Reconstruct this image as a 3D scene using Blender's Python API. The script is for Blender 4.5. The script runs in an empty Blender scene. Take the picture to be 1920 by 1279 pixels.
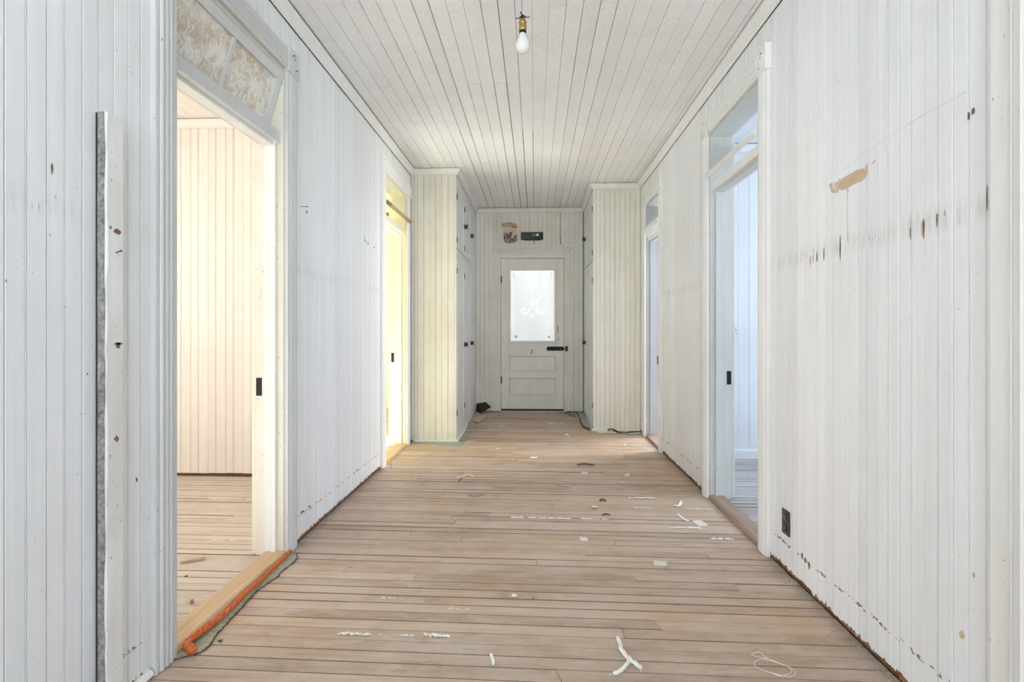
import bpy, bmesh, math, random
from mathutils import Vector, Matrix

random.seed(11)
SC = bpy.context.scene
COL = SC.collection
R = math.radians

# ------------------------------------------------------------------ camera, sky, lights, exposure
cam = bpy.data.objects.new('camera', bpy.data.cameras.new('camera'))
COL.objects.link(cam)
cam.location = (0, 0, 1.132)
cam.rotation_euler = (R(90), 0, math.atan(43 / 1020))
cam.data.sensor_width = 36
cam.data.lens = 36 * 1020 / 1920
cam.data.shift_y = -21.5 / 1920
cam.data.clip_start = 0.02
SC.camera = cam

vs = SC.view_settings
vs.view_transform = 'Standard'
vs.look = 'None'
vs.exposure = 0.12
vs.gamma = 1.0
vs.use_curve_mapping = False
SC.cycles.diffuse_bounces = 8
SC.cycles.max_bounces = 14
SC.cycles.transparent_max_bounces = 16
SC.cycles.caustics_reflective = False
SC.cycles.caustics_refractive = False

world = bpy.data.worlds.new('sky')
SC.world = world
world.use_nodes = True
wn = world.node_tree
sky = wn.nodes.new('ShaderNodeTexSky')
sky.sky_type = 'NISHITA'
sky.sun_disc = False
sky.sun_elevation = R(38)
sky.sun_rotation = R(250)
sky.air_density = 1.4
sky.dust_density = 3.0
wn.links.new(sky.outputs[0], wn.nodes['Background'].inputs[0])
wn.nodes['Background'].inputs[1].default_value = 0.22


def lamp(name, kind, loc, rot, energy, color, size=None, size_y=None):
    d = bpy.data.lights.new(name, kind)
    d.energy = energy
    d.color = color
    if kind == 'AREA':
        d.shape = 'RECTANGLE'
        d.size, d.size_y = size, size_y
    if kind == 'SUN':
        d.angle = R(1.0)
    o = bpy.data.objects.new(name, d)
    COL.objects.link(o)
    o.location = loc
    o.rotation_euler = rot
    return o


# daylight coming in through each window (lamps stand in the window openings)
SUN = lamp('sun', 'SUN', (-8, 2, 8), (R(0), R(-55), R(0)), 330.0, (0.77, 0.85, 1.0))
lamp('daylight_front_door', 'AREA', (0.0, -2.50, 1.45), (R(90), 0, 0), 74, (0.78, 0.87, 1.0), 1.9, 2.0)
lamp('daylight_left_window', 'AREA', (-4.52, 2.1, 1.6), (R(90), 0, R(-90)), 42, (1.0, 0.98, 0.95), 1.6, 1.5)
lamp('daylight_left_far_window', 'AREA', (-4.52, 5.05, 1.6), (R(90), 0, R(-90)), 1, (1.0, 0.98, 0.94), 1.2, 1.5)
lamp('daylight_right_window', 'AREA', (4.32, 3.2, 1.6), (R(90), 0, R(90)), 88, (0.75, 0.845, 1.0), 1.6, 1.5)
lamp('daylight_right_near_window', 'AREA', (4.32, 0.8, 1.6), (R(90), 0, R(90)), 12, (0.85, 0.92, 1.0), 1.3, 1.5)
lamp('daylight_right_far_window', 'AREA', (4.32, 6.62, 1.6), (R(90), 0, R(90)), 280, (1.0, 1.0, 1.0), 1.3, 1.5)
lamp('daylight_end_door', 'AREA', (-0.03, 8.9, 1.5), (R(90), 0, R(180)), 18, (1.0, 0.96, 0.93), 1.6, 1.8)


# ------------------------------------------------------------------ node helpers and materials
class NT:
    def __init__(self, name):
        self.m = bpy.data.materials.new(name)
        self.m.use_nodes = True
        self.t = self.m.node_tree
        self.b = self.t.nodes['Principled BSDF']
        self.out = self.t.nodes['Material Output']
        self._pos = None
        self._rand = None

    def n(self, kind, **kw):
        x = self.t.nodes.new(kind)
        for k, v in kw.items():
            setattr(x, k, v)
        return x

    def link(self, a, b):
        self.t.links.new(a, b)

    def put(self, sock, v):
        if isinstance(v, bpy.types.NodeSocket):
            self.link(v, sock)
        elif isinstance(v, (tuple, list)) and len(v) == 3 and sock.type == 'RGBA':
            sock.default_value = (*v, 1)
        else:
            sock.default_value = v

    def pos(self):
        if not self._pos:
            self._pos = self.n('ShaderNodeNewGeometry').outputs['Position']
        return self._pos

    def rand(self):
        if not self._rand:
            self._rand = self.n('ShaderNodeObjectInfo').outputs['Random']
        return self._rand

    def math(self, op, a, b=0.0, c=0.0):
        x = self.n('ShaderNodeMath', operation=op)
        self.put(x.inputs[0], a)
        self.put(x.inputs[1], b)
        self.put(x.inputs[2], c)
        return x.outputs[0]

    def vmul(self, v, s):
        x = self.n('ShaderNodeVectorMath', operation='MULTIPLY')
        self.put(x.inputs[0], v)
        x.inputs[1].default_value = s
        return x.outputs[0]

    def noise(self, vec, scale, detail=3.0, rough=0.5, w=None):
        x = self.n('ShaderNodeTexNoise')
        if w is not None:
            x.noise_dimensions = '4D'
            self.put(x.inputs['W'], w)
        self.put(x.inputs['Vector'], vec)
        x.inputs['Scale'].default_value = scale
        x.inputs['Detail'].default_value = detail
        x.inputs['Roughness'].default_value = rough
        return x.outputs['Fac']

    def maprange(self, v, a, b, c, d):
        x = self.n('ShaderNodeMapRange')
        self.put(x.inputs[0], v)
        for i, q in enumerate((a, b, c, d)):
            x.inputs[i + 1].default_value = q
        return x.outputs[0]

    def mix(self, f, a, b, blend='MIX'):
        x = self.n('ShaderNodeMix', data_type='RGBA', blend_type=blend)
        self.put(x.inputs[0], f)
        self.put(x.inputs[6], a)
        self.put(x.inputs[7], b)
        return x.outputs[2]

    def sep(self, v):
        x = self.n('ShaderNodeSeparateXYZ')
        self.put(x.inputs[0], v)
        return x.outputs

    def color(self, c):
        self.put(self.b.inputs['Base Color'], c)

    def bump(self, h, strength, dist=0.002):
        x = self.n('ShaderNodeBump')
        x.inputs['Strength'].default_value = strength
        x.inputs['Distance'].default_value = dist
        self.put(x.inputs['Height'], h)
        self.link(x.outputs[0], self.b.inputs['Normal'])

    def done(self, rough=0.5, metal=0.0, spec=0.4):
        self.put(self.b.inputs['Roughness'], rough)
        self.b.inputs['Metallic'].default_value = metal
        self.b.inputs['Specular IOR Level'].default_value = spec
        return self.m


def paint(name, col, chips=0.66, rail=0.0, base=False, vary=0.05, dirt=(0.70, 0.64, 0.52), rough=0.42, grime=0.35):
    """old oil paint on boards: slight tone change per board, mottling, vertical grain, small chips showing wood"""
    k = NT(name)
    P = k.pos()
    z = k.sep(P)[2]
    val = k.maprange(k.rand(), 0, 1, 1 - vary, 1 + vary * 0.4)
    mott = k.noise(P, 2.2, 4, 0.6)
    streak = k.noise(k.vmul(P, (45, 45, 1.2)), 1.0, 2)
    v = k.math('MULTIPLY', val, k.maprange(streak, 0.3, 0.7, 0.955, 1.02))
    c = k.mix(k.maprange(mott, 0.42, 0.75, 0.0, grime), col, tuple(a * b for a, b in zip(col, dirt)))
    x = k.n('ShaderNodeVectorMath', operation='SCALE')
    k.put(x.inputs[0], c)
    k.put(x.inputs['Scale'], v)
    c = x.outputs[0]
    if rail:
        # grey smear left by a vanished picture rail
        d = k.math('ABSOLUTE', k.math('SUBTRACT', z, k.math('ADD', 1.435, k.math('MULTIPLY', k.noise(P, 3.0, 2), 0.03))))
        m = k.math('MULTIPLY', k.maprange(d, 0.012, 0.05, 1, 0), k.maprange(k.noise(k.vmul(P, (60, 60, 8)), 1.0, 3), 0.42, 0.72, 0.0, 0.5 * rail))
        c = k.mix(m, c, (0.46, 0.43, 0.40))
        m = k.math('MULTIPLY', k.maprange(d, 0.010, 0.026, 1, 0), k.maprange(k.noise(k.vmul(P, (110, 110, 16)), 1.0, 3, 0.6), 0.64, 0.68, 0.0, rail))
        c = k.mix(m, c, (0.20, 0.13, 0.08))
    # chips and nail marks
    cl = k.noise(P, 2.7, 2)
    fine = k.noise(k.vmul(P, (1, 1, 0.55)), 120, 2)
    m = k.math('MULTIPLY', k.math('GREATER_THAN', fine, chips + 0.07), k.math('GREATER_THAN', cl, 0.47))
    c = k.mix(m, c, (0.20, 0.155, 0.115))
    if base:
        d = k.math('ABSOLUTE', k.math('SUBTRACT', z, k.math('ADD', 0.128, k.math('MULTIPLY', k.noise(P, 5.0, 2), 0.02))))
        m = k.math('MULTIPLY', k.math('LESS_THAN', d, 0.007), k.math('GREATER_THAN', k.noise(k.vmul(P, (1, 1, 1.5)), 45, 3), 0.56))
        c = k.mix(m, c, (0.23, 0.18, 0.14))
        m = k.math('LESS_THAN', z, k.math('MULTIPLY', k.noise(P, 40, 3), 0.058))
        c = k.mix(m, c, (0.27, 0.115, 0.05))
    k.color(c)
    k.bump(k.math('ADD', streak, k.math('MULTIPLY', fine, 0.35)), 0.12)
    return k.done(rough, spec=0.35)


def wood(name, c1, c2, axis=0, dust=0.0, dustcol=(0.56, 0.50, 0.43), rough=0.55, spread=0.35, warm=None):
    k = NT(name)
    P = k.pos()
    sc = [70, 70, 70]
    sc[axis] = 2.2
    off = k.math('MULTIPLY', k.rand(), 37.0)
    g = k.noise(k.vmul(P, tuple(sc)), 1.0, 5, 0.62, w=off)
    fine = k.noise(k.vmul(P, tuple(s * 3 if i != axis else s * 2 for i, s in enumerate(sc))), 1.0, 2, w=off)
    c = k.mix(k.maprange(g, 0.3, 0.72, 0, 1), c1, c2)
    val = k.maprange(k.rand(), 0, 1, 1 - spread, 1 + spread * 0.45)
    val = k.math('MULTIPLY', val, k.maprange(fine, 0.3, 0.7, 0.90, 1.07))
    x = k.n('ShaderNodeVectorMath', operation='SCALE')
    k.put(x.inputs[0], c)
    k.put(x.inputs['Scale'], val)
    c = x.outputs[0]
    if warm:
        c = k.mix(k.maprange(k.noise(k.vmul(P, (0.5, 1.2, 1)), 1.1, 3, 0.6), 0.40, 0.68, 0, 0.75), c, warm)
    if dust:
        d = k.noise(k.vmul(P, (1.0, 2.2, 1)), 1.6, 6, 0.68)
        c = k.mix(k.maprange(d, 0.40, 0.66, 0.02, dust), c, dustcol)
        d2 = k.noise(k.vmul(P, (2.2, 7.0, 1)), 2.4, 6, 0.72)
        c = k.mix(k.maprange(d2, 0.46, 0.74, 0.0, dust * 0.8), c, tuple(min(1, q * 1.15) for q in dustcol))
        sp = k.noise(P, 160, 2)
        c = k.mix(k.math('GREATER_THAN', sp, 0.745), c, (0.62, 0.58, 0.52))
        dk = k.noise(k.vmul(P, (0.6, 1.5, 1)), 9, 4, 0.7)
        c = k.mix(k.maprange(dk, 0.56, 0.78, 0, 0.55), c, (0.17, 0.13, 0.10))
    k.color(c)
    k.bump(k.math('ADD', g, k.math('MULTIPLY', fine, 0.6)), 0.25)
    return k.done(rough, spec=0.3)


def plain(name, col, rough=0.5, metal=0.0, noise=0.0, spec=0.4, nscale=30):
    k = NT(name)
    if noise:
        n = k.noise(k.pos(), nscale, 4, 0.6)
        k.color(k.mix(k.maprange(n, 0.3, 0.7, 0, 1), tuple(a * (1 - noise) for a in col), tuple(min(1, a * (1 + noise)) for a in col)))
    else:
        k.color(col)
    return k.done(rough, metal, spec)


def clear_glass(name):
    k = NT(name)
    tr = k.n('ShaderNodeBsdfTransparent')
    tr.inputs[0].default_value = (0.90, 0.94, 0.92, 1)
    gl = k.n('ShaderNodeBsdfGlossy')
    gl.inputs['Roughness'].default_value = 0.04
    fr = k.n('ShaderNodeFresnel')
    fr.inputs[0].default_value = 1.45
    ms = k.n('ShaderNodeMixShader')
    k.link(fr.outputs[0], ms.inputs[0])
    k.link(tr.outputs[0], ms.inputs[1])
    k.link(gl.outputs[0], ms.inputs[2])
    k.link(ms.outputs[0], k.out.inputs[0])
    return k.m


def frosted(name, col, folds=False):
    k = NT(name)
    c = col
    if folds:
        P = k.pos()
        f = k.noise(k.vmul(P, (9, 1, 0.9)), 1.0, 3)
        g = k.noise(k.vmul(P, (4, 1, 14)), 1.0, 3)
        c = k.mix(k.maprange(f, 0.35, 0.65, 0, 1), tuple(a * 0.90 for a in col), col)
        c = k.mix(k.maprange(g, 0.45, 0.7, 0, 0.35), c, tuple(a * 0.90 for a in col))
    tl = k.n('ShaderNodeBsdfTranslucent')
    k.put(tl.inputs[0], c)
    df = k.n('ShaderNodeBsdfDiffuse')
    k.put(df.inputs[0], c)
    ms = k.n('ShaderNodeMixShader')
    ms.inputs[0].default_value = 0.25
    k.link(tl.outputs[0], ms.inputs[1])
    k.link(df.outputs[0], ms.inputs[2])
    k.link(ms.outputs[0], k.out.inputs[0])
    return k.m


def crackle_paper(name):
    k = NT(name)
    P = k.pos()
    w = k.n('ShaderNodeVectorMath', operation='ADD')
    k.put(w.inputs[0], P)
    nn = k.n('ShaderNodeTexNoise')
    k.put(nn.inputs['Vector'], P)
    nn.inputs['Scale'].default_value = 14
    q = k.n('ShaderNodeVectorMath', operation='SCALE')
    k.put(q.inputs[0], nn.outputs['Color'])
    q.inputs['Scale'].default_value = 0.09
    k.put(w.inputs[1], q.outputs[0])
    a = k.noise(k.vmul(w.outputs[0], (1, 1.8, 1)), 52, 7, 0.8)
    b = k.noise(w.outputs[0], 11, 4, 0.6)
    f = k.math('ADD', a, k.math('MULTIPLY', b, 0.7))
    c = k.mix(k.maprange(f, 0.775, 0.90, 0, 1), (0.56, 0.47, 0.375), (0.80, 0.79, 0.74))
    k.color(c)
    k.bump(f, 0.4)
    return k.done(0.4)


def stain(name, c1, c2, scale, lo=0.42, hi=0.58):
    k = NT(name)
    n = k.noise(k.vmul(k.pos(), (1, 1, 1.2)), scale, 5, 0.65)
    k.color(k.mix(k.maprange(n, lo, hi, 0, 1), c1, c2))
    return k.done(0.7, spec=0.2)


M = dict(
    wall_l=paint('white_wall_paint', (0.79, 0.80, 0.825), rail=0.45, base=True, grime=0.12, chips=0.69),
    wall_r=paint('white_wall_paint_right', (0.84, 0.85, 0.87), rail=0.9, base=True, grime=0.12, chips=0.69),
    ceil=paint('white_ceiling_paint', (0.885, 0.88, 0.875), chips=0.72, vary=0.05, grime=0.2),
    cream=paint('cream_paint', (0.77, 0.745, 0.665), chips=0.67, vary=0.06, grime=0.35),
    cup=paint('cupboard_white_paint', (0.82, 0.835, 0.86), chips=0.68, grime=0.25),
    endw=paint('dull_end_wall_paint', (0.80, 0.775, 0.71), chips=0.67, vary=0.07, grime=0.45),
    trim=paint('white_trim_paint', (0.82, 0.82, 0.80), chips=0.675, vary=0.02, grime=0.12),
    trim_grey_shade=paint('grey_shaded_trim_paint', (0.62, 0.63, 0.635), chips=0.67, vary=0.02, grime=0.2),  # grey first-left casing paint; on its transom bar and sash it paints in shade
    trim_end=paint('dull_trim_paint', (0.82, 0.80, 0.745), chips=0.67, vary=0.02, grime=0.35),
    jamb_w=paint('warm_jamb_paint', (0.80, 0.76, 0.67), chips=0.64, vary=0.03, grime=0.35),
    pink=paint('warm_cream_room_paint', (0.85, 0.805, 0.755), chips=0.69, vary=0.04, grime=0.15),
    yellow=paint('pale_yellow_room_paint', (0.89, 0.86, 0.66), chips=0.72, vary=0.03, grime=0.15),
    blue=paint('pale_blue_room_paint', (0.66, 0.685, 0.71), chips=0.70, vary=0.03, grime=0.15),
    low_bounce=paint('low_bounce_grey_blue_paint', (0.48, 0.52, 0.57), chips=0.70, vary=0.03, grime=0.15),  # unseen room painted darker so less lamp light bounces onto its doorway
    blue_jamb=paint('bluish_jamb_paint', (0.47, 0.49, 0.515), chips=0.66, vary=0.03, grime=0.2),
    green=paint('pale_green_jamb_paint', (0.64, 0.655, 0.64), chips=0.645, vary=0.03, grime=0.3),
    floor=wood('worn_floor_wood', (0.405, 0.285, 0.205), (0.56, 0.43, 0.33), 0, dust=0.50, dustcol=(0.58, 0.50, 0.44), warm=(0.44, 0.295, 0.18), spread=0.30),
    floor_a=wood('pale_floor_wood', (0.47, 0.385, 0.315), (0.63, 0.54, 0.465), 0, dust=0.4, dustcol=(0.58, 0.54, 0.49), spread=0.14),
    floor_b=wood('grey_floor_wood', (0.30, 0.27, 0.25), (0.50, 0.47, 0.45), 0, dust=0.4, dustcol=(0.50, 0.49, 0.48), spread=0.25),
    sill=wood('threshold_wood', (0.42, 0.27, 0.155), (0.58, 0.42, 0.28), 1, rough=0.5, spread=0.1),
    sill_dark=wood('worn_threshold_wood', (0.24, 0.155, 0.095), (0.38, 0.29, 0.23), 1, rough=0.5, spread=0.1),
    raw=wood('raw_brown_wood', (0.22, 0.15, 0.09), (0.42, 0.33, 0.23), 1, rough=0.7, spread=0.15),
    grey_raw=wood('weathered_grey_wood', (0.10, 0.10, 0.095), (0.42, 0.41, 0.395), 1, rough=0.8, spread=0.05),
    grime=plain('grimy_plank_edge', (0.15, 0.112, 0.082), 0.9, noise=0.4, nscale=60),
    dark=plain('dark_gap', (0.035, 0.03, 0.026), 0.9),
    under=plain('brown_backing', (0.16, 0.08, 0.04), 0.9, noise=0.4),
    ext=plain('light_blocker_surface', (0.55, 0.54, 0.5), 0.8),
    iron=plain('black_iron', (0.022, 0.021, 0.02), 0.45, 0.6),
    rust=plain('rusty_nail', (0.06, 0.045, 0.038), 0.6, 0.5, noise=0.3),
    bronze=plain('dark_bronze', (0.085, 0.060, 0.042), 0.4, 0.7, noise=0.3),
    brass=plain('old_brass', (0.50, 0.34, 0.12), 0.32, 0.9, noise=0.25, nscale=60),
    bulb=plain('opal_bulb_glass', (0.76, 0.76, 0.75), 0.12, spec=0.6),
    white=plain('white_scrap', (0.80, 0.78, 0.73), 0.75, noise=0.10, nscale=90),
    paper=plain('paper_scrap', (0.70, 0.68, 0.63), 0.8, noise=0.08, nscale=60),
    grey=plain('grey_lint', (0.33, 0.32, 0.30), 0.9, noise=0.4, nscale=200),
    tan=plain('tan_crumb', (0.46, 0.33, 0.22), 0.9, noise=0.4, nscale=200),
    twig=plain('dark_twig', (0.10, 0.08, 0.06), 0.85, noise=0.4, nscale=120),
    black=plain('black_plastic', (0.018, 0.018, 0.017), 0.42),
    brownplate=plain('brown_bakelite', (0.035, 0.022, 0.018), 0.3, spec=0.6),
    orange=stain('orange_yarn', (0.42, 0.085, 0.022), (0.68, 0.19, 0.055), 160, 0.35, 0.65),
    lino=stain('olive_linoleum', (0.26, 0.265, 0.19), (0.46, 0.46, 0.34), 70, 0.35, 0.65),
    lino2=stain('green_linoleum', (0.25, 0.30, 0.25), (0.42, 0.46, 0.40), 50, 0.35, 0.65),
    tanpaper=plain('tan_underlay', (0.52, 0.42, 0.29), 0.9, noise=0.15),
    tar=plain('black_tar_paper', (0.03, 0.028, 0.024), 0.9),
    chip=plain('bare_tan_wood', (0.55, 0.42, 0.29), 0.7, noise=0.12, nscale=25),
    chipd=plain('bare_dark_wood', (0.20, 0.12, 0.07), 0.8, noise=0.35, nscale=80),
    patch1=stain('torn_orange_paper', (0.60, 0.42, 0.29), (0.36, 0.155, 0.075), 30, 0.36, 0.62),
    patch2=stain('torn_brown_paper', (0.55, 0.46, 0.42), (0.19, 0.115, 0.10), 38, 0.33, 0.52),
    patch3=plain('faded_red_paper', (0.27, 0.07, 0.06), 0.8, noise=0.3),
    glass=clear_glass('clear_glass'),
    frost=frosted('frosted_glass', (0.70, 0.69, 0.73), folds=True),
    etch=frosted('etched_glass_figure', (0.98, 0.985, 0.99)),
    etchd=plain('etched_grey_figure', (0.42, 0.46, 0.50), 0.6),
    crackle=crackle_paper('crackled_glass_paper'),
    ground=plain('outside_ground', (0.11, 0.115, 0.09), 0.9, noise=0.2, nscale=2),
    string=plain('white_string', (0.78, 0.72, 0.62), 0.8),
    dust=plain('grey_dust', (0.36, 0.34, 0.30), 0.95, noise=0.5, nscale=300),
)


# ------------------------------------------------------------------ mesh helpers
class MB:
    def __init__(self):
        self.v, self.f, self.s = [], [], []

    def add(self, verts, faces, smooth=False):
        o = len(self.v)
        self.v += [tuple(p) for p in verts]
        self.f += [tuple(i + o for i in q) for q in faces]
        self.s += [smooth] * len(faces)
        return self

    def box(self, x0, x1, y0, y1, z0, z1):
        p = [(x, y, z) for z in (z0, z1) for y in (y0, y1) for x in (x0, x1)]
        return self.add(p, [(0, 2, 3, 1), (4, 5, 7, 6), (0, 1, 5, 4), (1, 3, 7, 5), (3, 2, 6, 7), (2, 0, 4, 6)])

    def cbox(self, x0, x1, y0, y1, z0, z1, c):
        """box whose twelve edges are chamfered"""
        bm = bmesh.new()
        bmesh.ops.create_cube(bm, size=1)
        for q in bm.verts:
            q.co = Vector(((x0 + x1) / 2 + q.co.x * (x1 - x0), (y0 + y1) / 2 + q.co.y * (y1 - y0), (z0 + z1) / 2 + q.co.z * (z1 - z0)))
        bmesh.ops.bevel(bm, geom=list(bm.edges), offset=c, segments=1, affect='EDGES')
        bm.verts.index_update()
        self.add([q.co for q in bm.verts], [[q.index for q in f.verts] for f in bm.faces])
        bm.free()
        return self

    def prism(self, prof, o, U, V, W, L, smooth=False):
        """profile points (u, v) swept along W by L"""
        o, U, V, W = Vector(o), Vector(U), Vector(V), Vector(W)
        a = [o + U * u + V * v for u, v in prof]
        b = [p + W * L for p in a]
        n = len(a)
        return self.add(a + b, [(i, (i + 1) % n, n + (i + 1) % n, n + i) for i in range(n)] + [tuple(range(n))[::-1], tuple(range(n, 2 * n))], smooth)

    def lathe(self, prof, o, U, V, W, seg=20, smooth=True):
        """profile (radius, height) turned about the axis W through o"""
        o, U, V, W = Vector(o), Vector(U), Vector(V), Vector(W)
        vs_, fs = [], []
        for r, h in prof:
            for i in range(seg):
                a = 2 * math.pi * i / seg
                vs_.append(o + U * (r * math.cos(a)) + V * (r * math.sin(a)) + W * h)
        for j in range(len(prof) - 1):
            for i in range(seg):
                k = (i + 1) % seg
                fs.append((j * seg + i, j * seg + k, (j + 1) * seg + k, (j + 1) * seg + i))
        fs.append(tuple(range(seg))[::-1])
        fs.append(tuple(range((len(prof) - 1) * seg, len(prof) * seg)))
        return self.add(vs_, fs, smooth)

    def cyl(self, a, b, r, seg=12, r2=None):
        a, b = Vector(a), Vector(b)
        W = (b - a)
        L = W.length
        W.normalize()
        U = W.orthogonal().normalized()
        return self.lathe([(r, 0), (r if r2 is None else r2, L)], a, U, W.cross(U), W, seg)

    def tube(self, pts, r, seg=6, closed=False, flat=1.0, jit=0.0):
        pts = [Vector(p) for p in pts]
        n = len(pts)
        vs_, fs = [], []
        for i, p in enumerate(pts):
            if closed:
                t = pts[(i + 1) % n] - pts[i - 1]
            else:
                t = pts[min(i + 1, n - 1)] - pts[max(i - 1, 0)]
            t.normalize()
            up = Vector((0, 0, 1)) if abs(t.z) < 0.95 else Vector((1, 0, 0))
            s = t.cross(up).normalized()
            u = s.cross(t)
            rr = r[i] if isinstance(r, (list, tuple)) else r
            for k in range(seg):
                a = 2 * math.pi * k / seg
                j = 1 + random.uniform(-jit, jit)
                vs_.append(p + s * (rr * j * math.cos(a)) + u * (rr * j * flat * math.sin(a)))
        m = n if closed else n - 1
        for i in range(m):
            for k in range(seg):
                a, b = i * seg + k, i * seg + (k + 1) % seg
                c, d = ((i + 1) % n) * seg + (k + 1) % seg, ((i + 1) % n) * seg + k
                fs.append((a, b, c, d))
        if not closed:
            fs += [tuple(range(seg))[::-1], tuple(range((n - 1) * seg, n * seg))]
        return self.add(vs_, fs, True)

    def sheet(self, pts, z0, t):
        """flat polygon (x, y) of thickness t, lower face at z0"""
        n = len(pts)
        return self.add([(x, y, z0 + t) for x, y in pts] + [(x, y, z0) for x, y in pts],
                        [tuple(range(n)), tuple(range(n, 2 * n))[::-1]] + [(i, n + i, n + (i + 1) % n, (i + 1) % n) for i in range(n)])

    def mesh(self, name):
        me = bpy.data.meshes.new(name)
        me.from_pydata(self.v, [], self.f)
        me.polygons.foreach_set('use_smooth', self.s)
        bm = bmesh.new()
        bm.from_mesh(me)
        bmesh.ops.recalc_face_normals(bm, faces=bm.faces)
        bm.to_mesh(me)
        bm.free()
        me.update()
        return me

    def build(self, name, mat, parent=None, loc=None):
        me = self.mesh(name)
        me.materials.append(mat)
        return link(name, me, parent, loc)


def link(name, me, parent=None, loc=None):
    o = bpy.data.objects.new(name, me)
    COL.objects.link(o)
    if parent:
        o.parent = parent
        o.matrix_parent_inverse = parent_inv(parent)
    if loc:
        o.location = loc
    return o


def parent_inv(p):
    m = Matrix.Translation(p.location)
    q = p.parent
    if q:
        m = Matrix.Translation(q.location) @ m if not (p.matrix_parent_inverse != Matrix()) else m
    return m.inverted()


def tag(o, label, cat, group=None, kind=None):
    o['label'] = label
    o['category'] = cat
    if group:
        o['group'] = group
    if kind:
        o['kind'] = kind
    return o


def empty(name, loc=(0, 0, 0)):
    o = bpy.data.objects.new(name, None)
    o.empty_display_size = 0.05
    COL.objects.link(o)
    o.location = loc
    return o


def smooth_path(P, n):
    P = [Vector(p) for p in P]
    Q = [P[0]] + P + [P[-1]]
    out = []
    for i in range(1, len(Q) - 2):
        for k in range(n):
            t = k / n
            a, b, c, d = Q[i - 1], Q[i], Q[i + 1], Q[i + 2]
            out.append(0.5 * ((2 * b) + (c - a) * t + (2 * a - 5 * b + 4 * c - d) * t * t + (3 * b - a - 3 * c + d) * t ** 3))
    out.append(P[-1])
    return out


def struct(o, label, cat):
    return tag(o, label, cat, kind='structure')


# ------------------------------------------------------------------ boards
BOARDS = {}
XL, XR, YE = -1.252, 1.165, 7.25
ZC = 2.75
BW = 0.1115


def board_mesh(w, L, gap, mat, groove=True, t=0.013, split=0.5, ch=None):
    """tongue-and-groove board: eased edges, a sunk centre line with a bead beside it; width on x, outward on y, length on z"""
    key = (round(w, 4), round(L, 3), gap, mat.name, groove, split)
    if key in BOARDS:
        return BOARDS[key]
    h = w / 2 - gap / 2
    c = w * split - w / 2
    ch = ch or 0.0012
    p = [(-h, -t), (-h, -ch), (-h + ch, 0)]
    if groove:
        p += [(c - 0.0030, 0), (c - 0.0026, -0.0070), (c + 0.0001, -0.0070), (c + 0.0004, -0.0006), (c + 0.0042, -0.0006), (c + 0.0044, -0.0040), (c + 0.0056, -0.0040), (c + 0.0060, 0)]
    p += [(h - ch, 0), (h, -ch), (h, -t)]
    mb = MB().prism(p, (0, 0, 0), (1, 0, 0), (0, 1, 0), (0, 0, 1), L)
    me = mb.mesh('board')
    me.materials.append(mat)
    BOARDS[key] = me
    return me


GAPS = (0.0018, 0.0022, 0.0028, 0.0020, 0.0040, 0.0024)


def boards(parent, side, plane, a0, a1, z0, z1, mat, openings=(), w=BW, lift=0.0, split=0.5, groove=True, gaps=GAPS, phase=None):
    """stand boards along a wall. side: L faces +x, R faces -x, F faces -y"""
    rot = {'L': R(-90), 'R': R(90), 'F': R(180)}[side]
    a = a0
    if phase is not None:
        a = phase - math.ceil((phase - a0) / w) * w
    while a < a1 - 0.004:
        b = min(a + w, a1)
        s = max(a, a0)
        ww = b - s
        if ww > 0.012:
            spans = [(s, b, z0)]
            for o0, o1, zt in openings:
                new = []
                for q0, q1, zz in spans:
                    if q1 <= o0 or q0 >= o1:
                        new.append((q0, q1, zz))
                        continue
                    if q0 < o0:
                        new.append((q0, o0, zz))
                    if q1 > o1:
                        new.append((o1, q1, zz))
                    new.append((max(q0, o0), min(q1, o1), zt))
                spans = new
            for q0, q1, zz in spans:
                if q1 - q0 < 0.012:
                    continue
                zb = zz + (random.choice((0.0, 0.006, 0.012, 0.003)) * lift if zz == z0 else 0)
                me = board_mesh(q1 - q0, z1 - zb, random.choice(gaps), mat, groove and q1 - q0 > 0.05, split=split)
                o = link('board', me, parent)
                c = (q0 + q1) / 2
                j = random.uniform(-0.0008, 0.0008)
                o.location = {'L': (plane + j, c, zb), 'R': (plane - j, c, zb), 'F': (c, plane - j, zb)}[side]
                o.rotation_euler = (0, 0, rot)
        a += w


# doorways: (y0, y1) of the clear opening in each long wall
DA, DC = (1.828, 2.672), (4.47, 5.235)
DB, DD = (2.854, 3.692), (5.12, 5.76)
DN = (0.34, 1.25)      # nearest right doorway, beside the viewer
ZT = 2.42          # top of the openings
TX = 0.148         # wall thickness
XLr, XRr = XL - TX, XR + TX


def wall_core(x0, x1, y0, y1, doors, z1=2.76):
    mb = MB()
    y = y0
    for d0, d1 in doors:
        mb.box(x0, x1, y, d0 - 0.02, 0.0, z1)
        mb.box(x0, x1, d0 - 0.02, d1 + 0.02, ZT + 0.02, z1)
        y = d1 + 0.02
    mb.box(x0, x1, y, y1, 0.0, z1)
    return mb


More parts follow.
